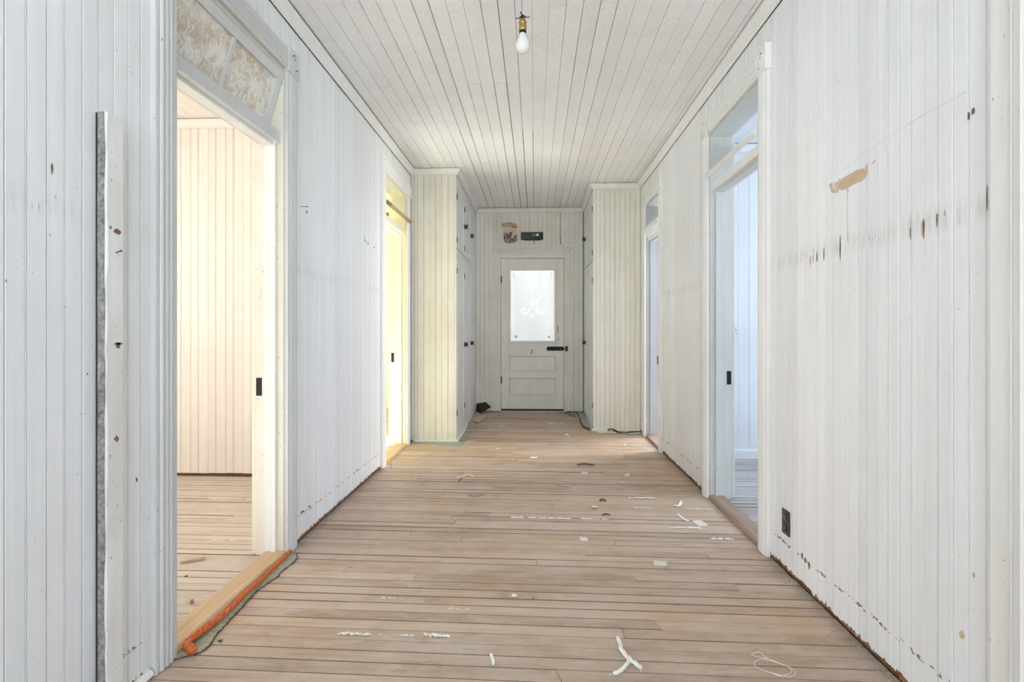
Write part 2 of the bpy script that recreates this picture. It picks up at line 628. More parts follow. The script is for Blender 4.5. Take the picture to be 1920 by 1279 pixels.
wl = struct(wall_core(XLr + 0.013, XL - 0.0135, -2.6, 7.6, (DA, DC)).build('wall_left', M['under']),
            'left hallway wall of narrow white upright boards with two doorways', 'wall')
wr = struct(wall_core(XR + 0.0135, XRr - 0.013, -2.6, 7.6, (DN, DB, DD)).build('wall_right', M['under']),
            'right hallway wall of narrow white upright boards with two doorways', 'wall')
op = lambda d: (d[0] - 0.055, d[1] + 0.055, 2.50)
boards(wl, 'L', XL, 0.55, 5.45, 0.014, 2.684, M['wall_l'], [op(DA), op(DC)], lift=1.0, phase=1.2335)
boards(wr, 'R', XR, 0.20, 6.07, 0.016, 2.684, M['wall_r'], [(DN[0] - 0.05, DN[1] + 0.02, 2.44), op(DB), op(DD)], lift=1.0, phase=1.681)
MB().box(XL - 0.013, XL, -2.6, 0.55, 0.01, 2.7).build('plain_panel', M['wall_l'], wl)
MB().box(XR, XR + 0.013, -2.6, 0.20, 0.01, 2.7).build('plain_panel', M['wall_r'], wr)
# end wall
we = MB()
we.box(-1.4, -0.475, YE + 0.0135, YE + 0.12, 0, 2.76)
we.box(0.408, 1.4, YE + 0.0135, YE + 0.12, 0, 2.76)
we.box(-0.475, 0.408, YE + 0.0135, YE + 0.12, 2.105, 2.76)
we = struct(we.build('wall_end', M['dark']), 'dull white board wall at the far end around the glazed door', 'wall')
boards(we, 'F', YE, -0.79, 0.64, 0.045, 2.70, M['endw'], [(-0.51, 0.45, 2.12)], w=0.119, gaps=(0.001, 0.002, 0.0025, 0.0012), phase=-0.79)
MB().box(-1.25, -0.80, YE, YE + 0.012, 0, 2.7).build('plain_panel', M['endw'], we)
MB().box(0.65, 1.165, YE, YE + 0.012, 0, 2.7).build('plain_panel', M['endw'], we)


# ------------------------------------------------------------------ floor
def zfloor(y):
    return 0.0 if y < 5.6 else 0.042 * min(1.0, (y - 5.6) / 1.5)


PL = {}
fl = MB()
fl.box(-4.75, 4.55, -2.75, 7.65, -0.10, -0.026)
floor = struct(fl.build('floor', M['dark']), 'worn wooden plank floor with dark open joints and scattered scraps', 'floor')


def plank(x0, x1, y, w, mat, skew, e0=0.0, e1=0.0, name='plank', mb=None):
    """plank along x; its line leans by skew; e0, e1 slant the two ends"""
    g = random.choice((0.0010, 0.0013, 0.0016, 0.002, 0.0026, 0.0036, 0.0052)) / 2
    dz0 = random.uniform(-0.0016, 0.0016)
    dz1 = random.uniform(-0.0016, 0.0016)
    t = 0.02
    c0, c1 = random.choice((0.0004, 0.0006, 0.0010, 0.0018)), random.choice((0.0003, 0.0005, 0.0010))
    sec = [(-w / 2 + g, -t), (-w / 2 + g, -c0), (-w / 2 + g + c0, 0), (w / 2 - g - c1, 0), (w / 2 - g, -c1), (w / 2 - g, -t)]
    vs_ = []
    for x, e in ((x0, e0), (x1, e1)):
        for v, z in sec:
            f = (v / w)
            yy = y + v - skew * x
            vs_.append((x + e * f, yy, zfloor(yy) + z + (dz0 if v < 0 else dz1)))
    n = 6
    fs = [(i, (i + 1) % n, n + (i + 1) % n, n + i) for i in range(n)] + [tuple(range(n))[::-1], tuple(range(n, 2 * n))]
    if mb is not None:
        mb.add(vs_, fs)
        return
    o = MB().add(vs_, fs).build(name, mat, floor)
    o.data.materials.append(M['grime'])        # old dirt on the worn arrises and ends
    for p in o.data.polygons:
        if p.index != 2:
            p.material_index = 1


PW = 0.0665
y = 1.05
row = 0
while y < 7.22:
    x0, x1 = -1.262, 1.174
    if y > 7.20:
        break
    ends = [x0]
    r = random.random()
    if r < 0.45:
        ends.append(random.uniform(-0.9, 0.9))
    elif r < 0.62:
        ends += [random.uniform(-0.9, -0.2), random.uniform(0.2, 0.9)]
    ends.append(x1)
    sl = [0.0] + [random.choice((0.0, 0.0, 0.0, 0.02, -0.02, 0.03)) for _ in ends[1:-1]] + [0.0]
    for i in range(len(ends) - 1):
        plank(ends[i] + (0.0008 if i else 0), ends[i + 1] - (0.0008 if i < len(ends) - 2 else 0), y, PW, M['floor'], 0.022, sl[i], sl[i + 1])
    y += PW
    row += 1
# rooms seen through the doorways
y = 1.2
while y < 4.08:
    if random.random() < 0.4:
        xs = random.uniform(-2.6, -1.6)
        plank(-3.3, xs - 0.0008, y, 0.062, M['floor_a'], 0.01, 0, 0.03)
        plank(xs + 0.0008, XLr + 0.04, y, 0.062, M['floor_a'], 0.01, 0.03, 0)
    else:
        plank(-3.3, XLr + 0.04, y, 0.062, M['floor_a'], 0.01)
    y += 0.062
y = 2.7
while y < 4.83:
    if random.random() < 0.3:
        xs = random.uniform(1.6, 2.0)
        plank(XRr - 0.04, xs - 0.0008, y, 0.066, M['floor_b'], 0.0, 0, 0.02)
        plank(xs + 0.0008, 2.9, y, 0.066, M['floor_b'], 0.0, 0.02, 0)
    else:
        plank(XRr - 0.04, 2.9, y, 0.066, M['floor_b'], 0.0)
    y += 0.066
y = 4.40
while y < 7.42:
    mbx = None
    plank(-3.0, XLr + 0.04, y, 0.066, M['floor_a'], 0.0)
    y += 0.066
rest = MB()
for x0, x1, y0, y1 in ((-4.65, XLr + 0.04, -0.65, 1.16), (-4.65, -3.302, 1.16, 4.1), (-4.65, -3.002, 4.26, 7.45), (XRr - 0.04, 4.45, -0.6, 2.66), (2.902, 4.45, 2.66, 4.85), (XRr - 0.04, 4.45, 5.0, 7.45), (-1.262, 1.174, -2.6, 1.0)):
    y = y0 + PW / 2
    while y < y1:
        plank(x0, x1, y, PW, None, 0.0, mb=rest)
        y += PW
rest = rest.build('plank_field', M['floor'], floor)
rest['kind'] = 'stuff'

# ------------------------------------------------------------------ ceiling
ceil = struct(MB().box(-4.75, 4.55, -2.75, 7.65, 2.7645, 2.86).build('ceiling', M['dark']),
              'white ceiling of long narrow boards running down the hallway', 'ceiling')
JO = (1.05, 1.9, 2.72, 3.57, 4.42, 5.28, 6.12)
CW = 0.0853
x = XL + 0.043
i = 0
while x < XR - 0.05:
    w = min(CW, XR - 0.041 - x)
    cuts = sorted(random.sample(JO, random.choice((1, 1, 2, 2))))
    ys = [0.45] + cuts + [YE + 0.01]
    for q in range(len(ys) - 1):
        L = ys[q + 1] - ys[q] - 0.0026
        if x + w / 2 < -0.79 - 0.02 and q == len(ys) - 2:
            L = min(L, 5.50 - ys[q])
        if x + w / 2 > 0.66 and q == len(ys) - 2:
            L = min(L, 6.12 - ys[q])
        if L < 0.05:
            continue
        gap = random.choice((0.0008, 0.0012, 0.0018, 0.0028, 0.004, 0.006))
        me = board_mesh(w, L, gap, M['ceil'], False)
        o = link('board', me, ceil)
        # outward (y of the board) points down, its length runs along +y
        o.matrix_basis = Matrix(((-1, 0, 0, x + w / 2), (0, 0, 1, ys[q]), (0, -1, 0, ZC + random.uniform(-0.0008, 0.0010)), (0, 0, 0, 1))) if False else \
            Matrix(((1, 0, 0, x + w / 2), (0, 0, 1, ys[q]), (0, -1, 0, ZC + random.uniform(-0.0008, 0.0010)), (0, 0, 0, 1)))
    x += CW
    i += 1


def room_ceiling(x0, x1, y0, y1, mat):
    x = x0
    while x < x1:
        w = min(CW, x1 - x)
        if w > 0.02:
            o = link('board', board_mesh(w, y1 - y0, 0.0016, mat, False), ceil)
            o.matrix_basis = Matrix(((1, 0, 0, x + w / 2), (0, 0, 1, y0), (0, -1, 0, ZC), (0, 0, 0, 1)))
        x += CW


room_ceiling(-3.1, XLr, 1.3, 4.1, M['pink'])
room_ceiling(XRr, 2.6, 2.5, 4.85, M['blue'])
room_ceiling(-2.6, XLr, 4.3, 7.45, M['yellow'])
cr = MB()
for b in ((-4.6, -3.1, -0.6, 4.1), (-3.1, XLr, -0.6, 1.3), (-4.6, -2.6, 4.25, 7.45), (2.6, 4.4, -0.6, 4.85), (XRr, 2.6, -0.6, 2.5), (XRr, 4.4, 5.0, 7.45), (XL, XR, -2.6, 0.45)):
    cr.box(b[0], b[1], b[2], b[3], 2.750, 2.764)
cr.build('plain_panel', M['ceil'], ceil)


# ------------------------------------------------------------------ room shells
def slab(name, label, mat, *boxes):
    mb = MB()
    for b in boxes:
        mb.box(*b)
    return struct(mb.build(name, mat), label, 'wall')


def outer(x0, x1, y0, y1, w0, w1, zb=0.75, zt=2.3):
    """wall with one window opening w0..w1"""
    return [(x0, x1, y0, w0, 0, 2.76), (x0, x1, w1, y1, 0, 2.76), (x0, x1, w0, w1, 0, zb), (x0, x1, w0, w1, zt, 2.76)]


wfa = slab('wall_left_room_far', 'far wall of warm cream boards inside the first left room', M['under'], (-4.6, XLr + 0.012, 4.114, 4.236, 0, 2.76))
boards(wfa, 'F', 4.10, -3.1, XLr, 0.022, 2.70, M['pink'], w=0.139, lift=0.6, split=0.56, phase=-1.41, gaps=(0.0008, 0.0012, 0.002))
MB().box(-4.6, -3.1, 4.10, 4.113, 0.02, 2.7).build('plain_panel', M['pink'], wfa)
MB().box(-4.6, XLr, 4.2365, 4.25, 0.02, 2.7).build('plain_panel', M['yellow'], wfa)
slab('wall_left_room_outer', 'outer wall of the left rooms with two windows', M['pink'],
     *outer(-4.7, -4.6, -0.7, 4.18, 1.25, 2.95), *outer(-4.7, -4.6, 4.18, 7.6, 4.42, 5.70))
slab('wall_left_room_near', 'plain near wall of the first left room', M['pink'], (-4.6, XLr + 0.012, -0.7, -0.6, 0, 2.76))
wfc = slab('wall_left_far_room_end', 'pale yellow end wall of the second left room', M['under'], (-4.6, XLr + 0.012, 7.464, 7.6, 0, 2.76))
boards(wfc, 'F', 7.45, -3.0, XLr, 0.02, 2.70, M['yellow'], phase=-1.40)
MB().box(-4.6, -3.0, 7.45, 7.4635, 0.02, 2.7).build('plain_panel', M['yellow'], wfc)
wfb = slab('wall_right_room_far', 'pale blue board wall inside the right room', M['under'], (XRr - 0.012, 4.4, 4.864, 4.985, 0, 2.76))
boards(wfb, 'F', 4.85, XRr, 3.0, 0.02, 2.70, M['blue'], w=0.0935, groove=False, gaps=(0.001, 0.0016, 0.0024))
MB().box(3.0, 4.4, 4.85, 4.8635, 0.02, 2.7).build('plain_panel', M['blue'], wfb)
MB().box(XRr, 4.4, 4.9855, 5.0, 0.02, 2.7).build('plain_panel', M['low_bounce'], wfb)
slab('wall_right_room_outer', 'outer wall of the two nearer right rooms', M['blue'],
     *outer(4.4, 4.5, -0.7, 2.0, 0.1, 1.5), *outer(4.4, 4.5, 2.0, 4.92, 2.4, 4.0))
slab('wall_right_far_room_outer', 'outer wall of the second right room with one window', M['low_bounce'], *outer(4.4, 4.5, 4.92, 7.6, 6.0, 7.25))
slab('wall_right_room_near', 'plain near wall of the first right room', M['blue'], (XRr - 0.012, 4.4, -0.7, -0.6, 0, 2.76))
slab('wall_right_lamp_blocker', 'added unseen light-blocking partition between the two nearest right rooms', M['blue'], (XRr - 0.012, 4.4, 1.75, 1.87, 0, 2.76))  # added so the near window lamp cannot reach the blue far wall
slab('wall_right_far_room_end', 'darkened end wall of the second right room', M['low_bounce'], (XRr - 0.012, 4.4, 7.45, 7.6, 0, 2.76))
slab('wall_front', 'front hallway wall behind the viewer with a wide glazed entrance', M['trim'],
     (-1.4, -0.98, -2.7, -2.6, 0, 2.76), (0.98, 1.31, -2.7, -2.6, 0, 2.76), (-0.98, 0.98, -2.7, -2.6, 2.5, 2.76), (-0.98, 0.98, -2.7, -2.6, 0, 0.4))
for nm, side, d0, d1, z1, dd, mat in (('wall_left_room_side', -1, -0.6, 4.1, 2.76, DA, 'pink'), ('wall_left_far_room_side', -1, 4.25, 7.45, 2.76, DC, 'yellow'),
                                      ('wall_right_room_side', 1, 0.5, 4.85, 2.76, DB, 'blue'), ('wall_right_far_room_side', 1, 5.0, 7.45, 2.76, DD, 'low_bounce')):
    xa, xb = (XLr, XLr + 0.012) if side < 0 else (XRr - 0.012, XRr)
    ext = []
    if nm == 'wall_right_room_side':
        ext = [(xa, xb, -0.6, DN[0] - 0.02, 0.02, 2.75), (xa, xb, DN[0] - 0.02, DN[1] + 0.02, ZT + 0.02, 2.75)]
        d0 = DN[1] + 0.02
    slab(nm, {'wall_left_room_side': 'doorway side wall within the first left room', 'wall_left_far_room_side': 'doorway side wall within the second left room',
              'wall_right_room_side': 'doorway side wall within the first right room', 'wall_right_far_room_side': 'doorway side wall within the second right room'}[nm],
         M[mat], (xa, xb, d0, dd[0] - 0.02, 0.02, 2.75), (xa, xb, dd[1] + 0.02, d1, 0.02, 2.75), (xa, xb, dd[0] - 0.02, dd[1] + 0.02, ZT + 0.02, 2.75), *ext)
slab('sun_blocker', 'added unseen roof outside the window of the first left room', M['ext'], (-8.2, -4.72, 1.76, 3.6, 2.5, 2.6))  # out of view, added to block sun and trim its patch on the floor
slab('ground_light_blocker', 'added unseen box outside the end door', M['ext'], (-1.5, -1.4, 7.62, 10.2, -0.2, 2.9), (1.5, 1.6, 7.62, 10.2, -0.2, 2.9), (-1.5, 1.6, 7.62, 10.2, 2.9, 3.0), (-1.5, 1.6, 7.62, 10.2, -0.2, -0.1))  # added out of view to keep sunlit-ground bounce off the door pane
slab('ground', 'grassy ground outside the house', M['ground'], (-30, 30, -30, 30, -0.7, -0.6))
bpy.data.objects['ground']['category'] = 'ground'


def window(name, label, x, y0, y1, z0, z1, face):
    o = struct(empty(name, (x, (y0 + y1) / 2, z0)), label, 'window')
    f = MB()
    t = 0.05
    f.box(x - 0.03, x + 0.03, y0, y1, z0, z0 + t).box(x - 0.03, x + 0.03, y0, y1, z1 - t, z1)
    f.box(x - 0.03, x + 0.03, y0, y0 + t, z0 + t, z1 - t).box(x - 0.03, x + 0.03, y1 - t, y1, z0 + t, z1 - t)
    f.box(x - 0.025, x + 0.025, y0 + t, y1 - t, (z0 + z1) / 2 - 0.02, (z0 + z1) / 2 + 0.02)
    f.build('window_frame', M['trim'], o)
    MB().box(x - 0.003, x + 0.003, y0 + t, y1 - t, z0 + t, (z0 + z1) / 2 - 0.02).build('pane', M['glass'], o)
    MB().box(x - 0.003, x + 0.003, y0 + t, y1 - t, (z0 + z1) / 2 + 0.02, z1 - t).build('pane', M['glass'], o)


window('window_1', 'sash window of the first left room', -4.65, 1.25, 2.95, 0.75, 2.3, 1)
window('window_2', 'sash window of the second left room', -4.65, 4.42, 5.70, 0.75, 2.3, 1)
window('window_3', 'sash window of the first right room', 4.45, 2.4, 4.0, 0.75, 2.3, -1)
window('window_5', 'second sash window of the first right room', 4.45, 0.1, 1.5, 0.75, 2.3, -1)
window('window_4', 'sash window of the second right room', 4.45, 6.0, 7.25, 0.75, 2.3, -1)

# ------------------------------------------------------------------ crown moulding
CROWN = [(0.0038, 0.0), (0.008, 0.0), (0.011, 0.006), (0.016, 0.010), (0.018, 0.018), (0.026, 0.032), (0.036, 0.043), (0.040, 0.050), (0.046, 0.051), (0.046, 0.0565), (0.0038, 0.0565)]


def sweep_pieces(parent, path, prof, z0, mats, name):
    """moulding along a path (room on the right hand), mitred at the corners, one object per straight run"""
    P = [Vector((p[0], p[1])) for p in path]
    n = len(P)

    def right(i):
        d = (P[i + 1] - P[i]).normalized()
        return Vector((d.y, -d.x))
    for i in range(n - 1):
        r = right(i)
        offs = []
        for k in (i, i + 1):
            if k == 0 or k == n - 1:
                offs.append(r)
            else:
                a, b = right(k - 1), right(k)
                m = (a + b).normalized()
                offs.append(m / max(0.3, m.dot(a)))
        vs_ = []
        for k, o in ((i, offs[0]), (i + 1, offs[1])):
            for u, v in prof:
                q = P[k] + o * u
                vs_.append((q.x, q.y, z0 + v))
        m = len(prof)
        MB().add(vs_, [(j, (j + 1) % m, m + (j + 1) % m, m + j) for j in range(m)] + [tuple(range(m))[::-1], tuple(range(m, 2 * m))]).build(name, mats[i], parent)


YL, YR, CXL, CXR = 5.445, 6.07, -0.79, 0.645
t1 = struct(empty('trim_1', (XL, 3, 2.69)), 'white crown moulding around the top of the hallway walls', 'moulding')
sweep_pieces(t1, [(XL, -2.6), (XL, YL), (CXL, YL), (CXL, YE), (CXR, YE), (CXR, YR), (XR, YR), (XR, -2.6)], CROWN, 2.687,
             [M['trim'], M['trim_end'], M['trim'], M['trim_end'], M['trim_end'], M['trim_end'], M['trim']], 'crown_moulding')
sweep_pieces(t1, [(-4.6, 4.10), (XLr, 4.10), (XLr, -0.6)], CROWN, 2.687, [M['pink']] * 2, 'crown_moulding')
sweep_pieces(t1, [(XRr, 0.5), (XRr, 4.85), (4.4, 4.85)], CROWN, 2.687, [M['blue']] * 2, 'crown_moulding')
QR = [(0, 0), (0.019, 0), (0.0185, 0.006), (0.016, 0.012), (0.011, 0.0165), (0.005, 0.019), (0, 0.0195)]
b1 = struct(empty('baseboard_left', (XL, 1.2, 0)), 'short run of white quarter-round at the foot of the left wall', 'moulding')
sweep_pieces(b1, [(XL, 0.3), (XL, 1.712)], QR, 0.012, [M['trim']], 'quarter_round')
b2 = struct(empty('baseboard_cupboard_left', (CXL, YL, 0)), 'pale quarter-round along the foot of the left cupboard', 'moulding')
sweep_pieces(b2, [(XL + 0.03, YL), (CXL, YL), (CXL, YE)], QR, 0.004, [M['cream'], M['trim_end']], 'quarter_round')
b3 = struct(empty('baseboard_cupboard_right', (CXR, YR, 0)), 'pale quarter-round along the foot of the right cupboard', 'moulding')
sweep_pieces(b3, [(CXR, YE), (CXR, YR), (XR - 0.01, YR)], QR, 0.012, [M['trim_end'], M['cream']], 'quarter_round')
b4 = struct(empty('baseboard_right_room', (2.0, 4.85, 0)), 'low white baseboard across the far wall of the right room', 'moulding')
MB().prism([(0, 0), (0.014, 0), (0.014, 0.07), (0.006, 0.085), (0, 0.085)], (XRr, 4.85, 0), (0, -1, 0), (0, 0, 1), (1, 0, 0), 3.0).build('skirting', M['blue'], b4)
b5 = struct(empty('baseboard_left_far_room', (-2.0, 7.45, 0)), 'low white baseboard across the end of the yellow room', 'moulding')
MB().prism([(0, 0), (0.014, 0), (0.014, 0.05), (0.006, 0.06), (0, 0.06)], (-4.5, 7.45, 0), (0, -1, 0), (0, 0, 1), (1, 0, 0), 3.1).build('skirting', M['trim'], b5)


# ------------------------------------------------------------------ doorways with transoms
def casing_profile(w, t=0.024):
    """fluted casing: u across, v outward"""
    p = [(0, 0), (0, t * 0.72), (0.006, t * 0.80), (0.014, t * 0.80)]
    c = w / 2
    for k in (-1, 0, 1):
        m = c + k * w * 0.20
        h = w * 0.085
        p += [(m - h - 0.002, t * 0.72), (m - h, t * 0.86), (m - h * 0.5, t), (m + h * 0.5, t), (m + h, t * 0.86), (m + h + 0.002, t * 0.72)]
    p += [(w - 0.014, t * 0.80), (w - 0.006, t * 0.80), (w, t * 0.72), (w, 0)]
    return p


def rosette_mb(c, U, V, W, s=0.066, t=0.030):
    """corner block with turned rings; c: centre on the wall face, W outward"""
    c, U, V, W = Vector(c), Vector(U), Vector(V), Vector(W)
    mb = MB()
    e = 0.004
    mb.prism([(-s, -s), (s, -s), (s, s), (-s, s)], c, U, V, W, t - e)
    mb.add([c + U * (a * s) + V * (b * s) + W * (t - e) for a, b in ((-1, -1), (1, -1), (1, 1), (-1, 1))] +
           [c + U * (a * (s - e)) + V * (b * (s - e)) + W * t for a, b in ((-1, -1), (1, -1), (1, 1), (-1, 1))],
           [(0, 1, 5, 4), (1, 2, 6, 5), (2, 3, 7, 6), (3, 0, 4, 7), (4, 5, 6, 7)])
    r = s * 0.80
    prof = [(r, t), (r * 0.97, t + 0.005), (r * 0.86, t + 0.006), (r * 0.78, t + 0.001), (r * 0.70, t - 0.002), (r * 0.60, t + 0.004),
            (r * 0.50, t + 0.006), (r * 0.40, t + 0.002), (r * 0.32, t - 0.001), (r * 0.22, t + 0.005), (r * 0.10, t + 0.008), (0.0005, t + 0.0085)]
    mb.lathe(prof, c, U, V, W, 24)
    return mb


def doorway(name, label, side, d, mats, bar=(2.062, 2.118), cw=0.108, strike_z=0.81, sill='sill'):
    """side -1: opening in the left wall, +1: right wall. Parts: casings, rosettes, jambs, stops, transom bar"""
    d0, d1 = d
    X = XL if side < 0 else XR
    out = 1 if side < 0 else -1          # towards the hallway
    cas, jam, face = mats
    o = struct(empty(name, (X, (d0 + d1) / 2, 0)), label, 'doorway')
    far_w = min(cw, (YL - 0.004 - d1) if side < 0 and d1 > 5 else cw)
    top = 2.424
    prof = casing_profile(cw)
    MB().prism(prof, (X, d0 - cw, 0.004), (0, 1, 0), (out, 0, 0), (0, 0, 1), top - 0.004).build('casing', cas, o)
    MB().prism(casing_profile(far_w), (X, d1, 0.004), (0, 1, 0), (out, 0, 0), (0, 0, 1), top - 0.004).build('casing', cas, o)
    MB().prism(prof, (X, d0 + 0.012, top + 0.008), (0, 0, 1), (out, 0, 0), (0, 1, 0), d1 - d0 - 0.024).build('head_casing', cas, o)
    s = 0.064
    rosette_mb((X, d0 - cw / 2, top + s), (0, 1, 0), (0, 0, 1), (out, 0, 0), s).build('rosette', cas, o)
    rosette_mb((X, d1 + cw / 2 - (cw - far_w) / 2, top + s), (0, 1, 0), (0, 0, 1), (out, 0, 0), s).build('rosette', cas, o)
    # jambs line the opening; hall edge flush, small reveal
    xa, xb = X - out * 0.002, X - out * TX
    lo, hi = min(xa, xb), max(xa, xb)
    MB().box(lo, hi, d0 - 0.02, d0, 0.0, ZT + 0.02).build('jamb', jam, o)
    MB().box(lo, hi, d1, d1 + 0.02, 0.0, ZT + 0.02).build('jamb', jam, o)
    MB().box(lo, hi, d0, d1, ZT, ZT + 0.02).build('head_jamb', jam, o)
    # thin edge strip on the hall side (line near the arris)
    for yy0, yy1 in ((d0, d0 + 0.003), (d1 - 0.003, d1)):
        MB().box(*sorted((X - out * 0.004, X - out * 0.030)), yy0, yy1, 0.024, ZT).build('edge_strip', jam, o)
    # door stops below the bar
    sx = sorted((X - out * 0.0425, X - out * 0.100))
    for q, (yy0, yy1) in enumerate(((d0, d0 + 0.013), (d1 - 0.013, d1))):
        mb = MB()
        mb.box(sx[0], sx[1], yy0, yy1, 0.024, bar[0])
        mb.build('door_stop', face, o)
        sx2 = sorted((X - out * 0.039, X - out * 0.060))
        MB().box(sx2[0], sx2[1], yy0 - (0.006 if q else 0), yy1 + (0 if q else 0.006), 0.024, bar[0]).build('stop_bead', face, o)
    # transom bar across the opening, with a stop below it
    MB().cbox(*sorted((X - out * 0.020, X - out * 0.135)), d0, d1, bar[0], bar[1], 0.003).build('transom_bar', cas if side > 0 or d1 < 5 else face, o)
    MB().box(*sorted((X - out * 0.050, X - out * 0.098)), d0 + 0.013, d1 - 0.013, bar[0] - 0.014, bar[0]).build('head_stop', face, o)
    # strike plate on the far jamb, room side
    MB().cbox(*sorted((X - out * 0.116, X - out * 0.144)), d1 - 0.0035, d1 + 0.002, strike_z - 0.045, strike_z + 0.045, 0.0008).build('strike_plate', M['iron'], o)
    # room-side casing edges
    for q in ((d0 - 0.09, d0 - 0.004), (d1 + 0.004, d1 + 0.09)):
        MB().cbox(*sorted((X - out * TX, X - out * (TX + 0.022))), q[0], q[1], 0.004, 2.46, 0.003).build('casing', jam, o)
    MB().cbox(*sorted((X - out * TX, X - out * (TX + 0.022))), d0 - 0.09, d1 + 0.09, 2.462, 2.55, 0.003).build('head_casing', jam, o)
    # threshold
    th = 0.025
    a, b = X - out * (-0.012 if side < 0 else -0.006), X - out * (TX - 0.05)
    tp = [(0, 0), (0, th * 0.5), (0.006, th * 0.82), (0.016, th), (abs(b - a) - 0.006, th), (abs(b - a), th * 0.7), (abs(b - a), 0)]
    MB().prism(tp, (a, d0 + 0.0005, 0.0012), (-out, 0, 0), (0, 0, 1), (0, 1, 0), d1 - d0 - 0.001).build('threshold', M[sill], o)
    return o


def sash(parent, y0, y1, p0, p1, mat, glass, muntins, name='transom_sash', edge=None, fw=0.042, ft=0.032):
    """tilted sash: p0 lower edge (x, z), p1 upper edge (x, z)"""
    a, b = Vector((p0[0], 0, p0[1])), Vector((p1[0], 0, p1[1]))
    h = (b - a).length
    u = (b - a).normalized()
    n = Vector((u.z, 0, -u.x))
    Y = Vector((0, 1, 0))

    def blk(mb, ya, yb, ha, hb, t=ft):
        o = a + u * ha - n * (t / 2)
        mb.prism([(0, 0), (t, 0), (t, hb - ha), (0, hb - ha)], o + Y * ya, n, u, Y, yb - ya)
    f = MB()
    lo = 0 if edge is None else fw + 0.0005
    blk(f, y0, y0 + fw, lo, h)
    blk(f, y1 - fw, y1, lo, h)
    blk(f, y0 + fw, y1 - fw, h - fw, h)
    if edge is None:
        blk(f, y0 + fw, y1 - fw, 0, fw)
    fr = f.build(name, mat, parent)
    if edge is not None:
        e = MB()
        blk(e, y0 + fw * 0, y1, -0.012, fw)
        e.build('bottom_rail', edge, fr)
    w = (y1 - y0 - 2 * fw) / (muntins + 1)
    for k in range(muntins + 1):
        g = MB()
        blk(g, y0 + fw + k * w + (0.009 if k else 0), y0 + fw + (k + 1) * w - (0.009 if k < muntins else 0), fw, h - fw, 0.004)
        g.build('pane', glass, fr)
        if k:
            m = MB()
            blk(m, y0 + fw + k * w - 0.009, y0 + fw + k * w + 0.009, fw, h - fw, 0.024)
            m.build('muntin', mat, fr)
    return fr


d2 = doorway('door_2', 'first left doorway with white fluted casing and patterned two-pane transom', -1, DA, (M['trim_grey_shade'], M['jamb_w'], M['trim']), strike_z=0.845)
sash(d2, DA[0] + 0.012, DA[1] - 0.012, (XL - 0.098, 2.124), (XL - 0.012, 2.408), M['trim_grey_shade'], M['crackle'], 1)
d3 = doorway('door_3', 'second left doorway into the yellow room with a brown tilted transom rail', -1, DC, (M['trim'], M['yellow'], M['yellow']), cw=0.108, strike_z=0.86)
sash(d3, DC[0] + 0.012, DC[1] - 0.012, (XL + 0.045, 2.175), (XL - 0.165, 2.365), M['yellow'], M['glass'], 1, edge=M['raw'])
d4 = doorway('door_4', 'first right doorway with white casing, green-tinged jamb and tilted clear transom', 1, DB, (M['trim'], M['green'], M['green']), strike_z=0.81, sill='sill_dark')
sash(d4, DB[0] + 0.012, DB[1] - 0.012, (XR - 0.032, 2.145), (XR + 0.180, 2.335), M['trim'], M['glass'], 0)
d5 = doorway('door_5', 'second right doorway near the end cupboard with white casing and tilted transom', 1, DD, (M['trim'], M['blue_jamb'], M['blue_jamb']), strike_z=0.81, sill='sill_dark')
sash(d5, DD[0] + 0.012, DD[1] - 0.012, (XR - 0.032, 2.150), (XR + 0.150, 2.375), M['trim'], M['glass'], 0)

# casing of the next doorway, at the right edge of the view
d6 = struct(empty('door_6', (XR, (DN[0] + DN[1]) / 2, 0)), 'open doorway at the near end of the right wall, beside the viewer', 'doorway')
for yy0, yy1 in ((DN[0] - 0.02, DN[0]), (DN[1], DN[1] + 0.018)):
    MB().box(XR + 0.002, XRr, yy0, yy1, 0.0, ZT + 0.02).build('jamb', M['trim'], d6)
MB().box(XR + 0.002, XRr, DN[0], DN[1], ZT, ZT + 0.02).build('head_jamb', M['trim'], d6)
MB().box(XR + 0.006, XRr - 0.05, DN[0], DN[1], 0.0012, 0.024).build('threshold', M['sill_dark'], d6)
t3 = struct(empty('trim_2', (XR, 1.36, 0)), 'flat board and moulded white casing at the near end of the right wall', 'moulding')
MB().prism([(0, 0), (0, 0.016), (0.003, 0.018), (0.062, 0.018), (0.064, 0.012), (0.066, 0)], (XR, 1.425, 0.006), (0, -1, 0), (-1, 0, 0), (0, 0, 1), 2.68).build('flat_casing', M['trim'], t3)
MB().prism([(0, 0), (0, 0.020), (0.004, 0.026), (0.008, 0.020), (0.012, 0.020), (0.018, 0.030), (0.040, 0.034), (0.052, 0.028), (0.056, 0.034), (0.09, 0.034), (0.09, 0)],
           (XR, 1.358, 0.006), (0, -1, 0), (-1, 0, 0), (0, 0, 1), 2.68).build('moulded_casing', M['trim'], t3)

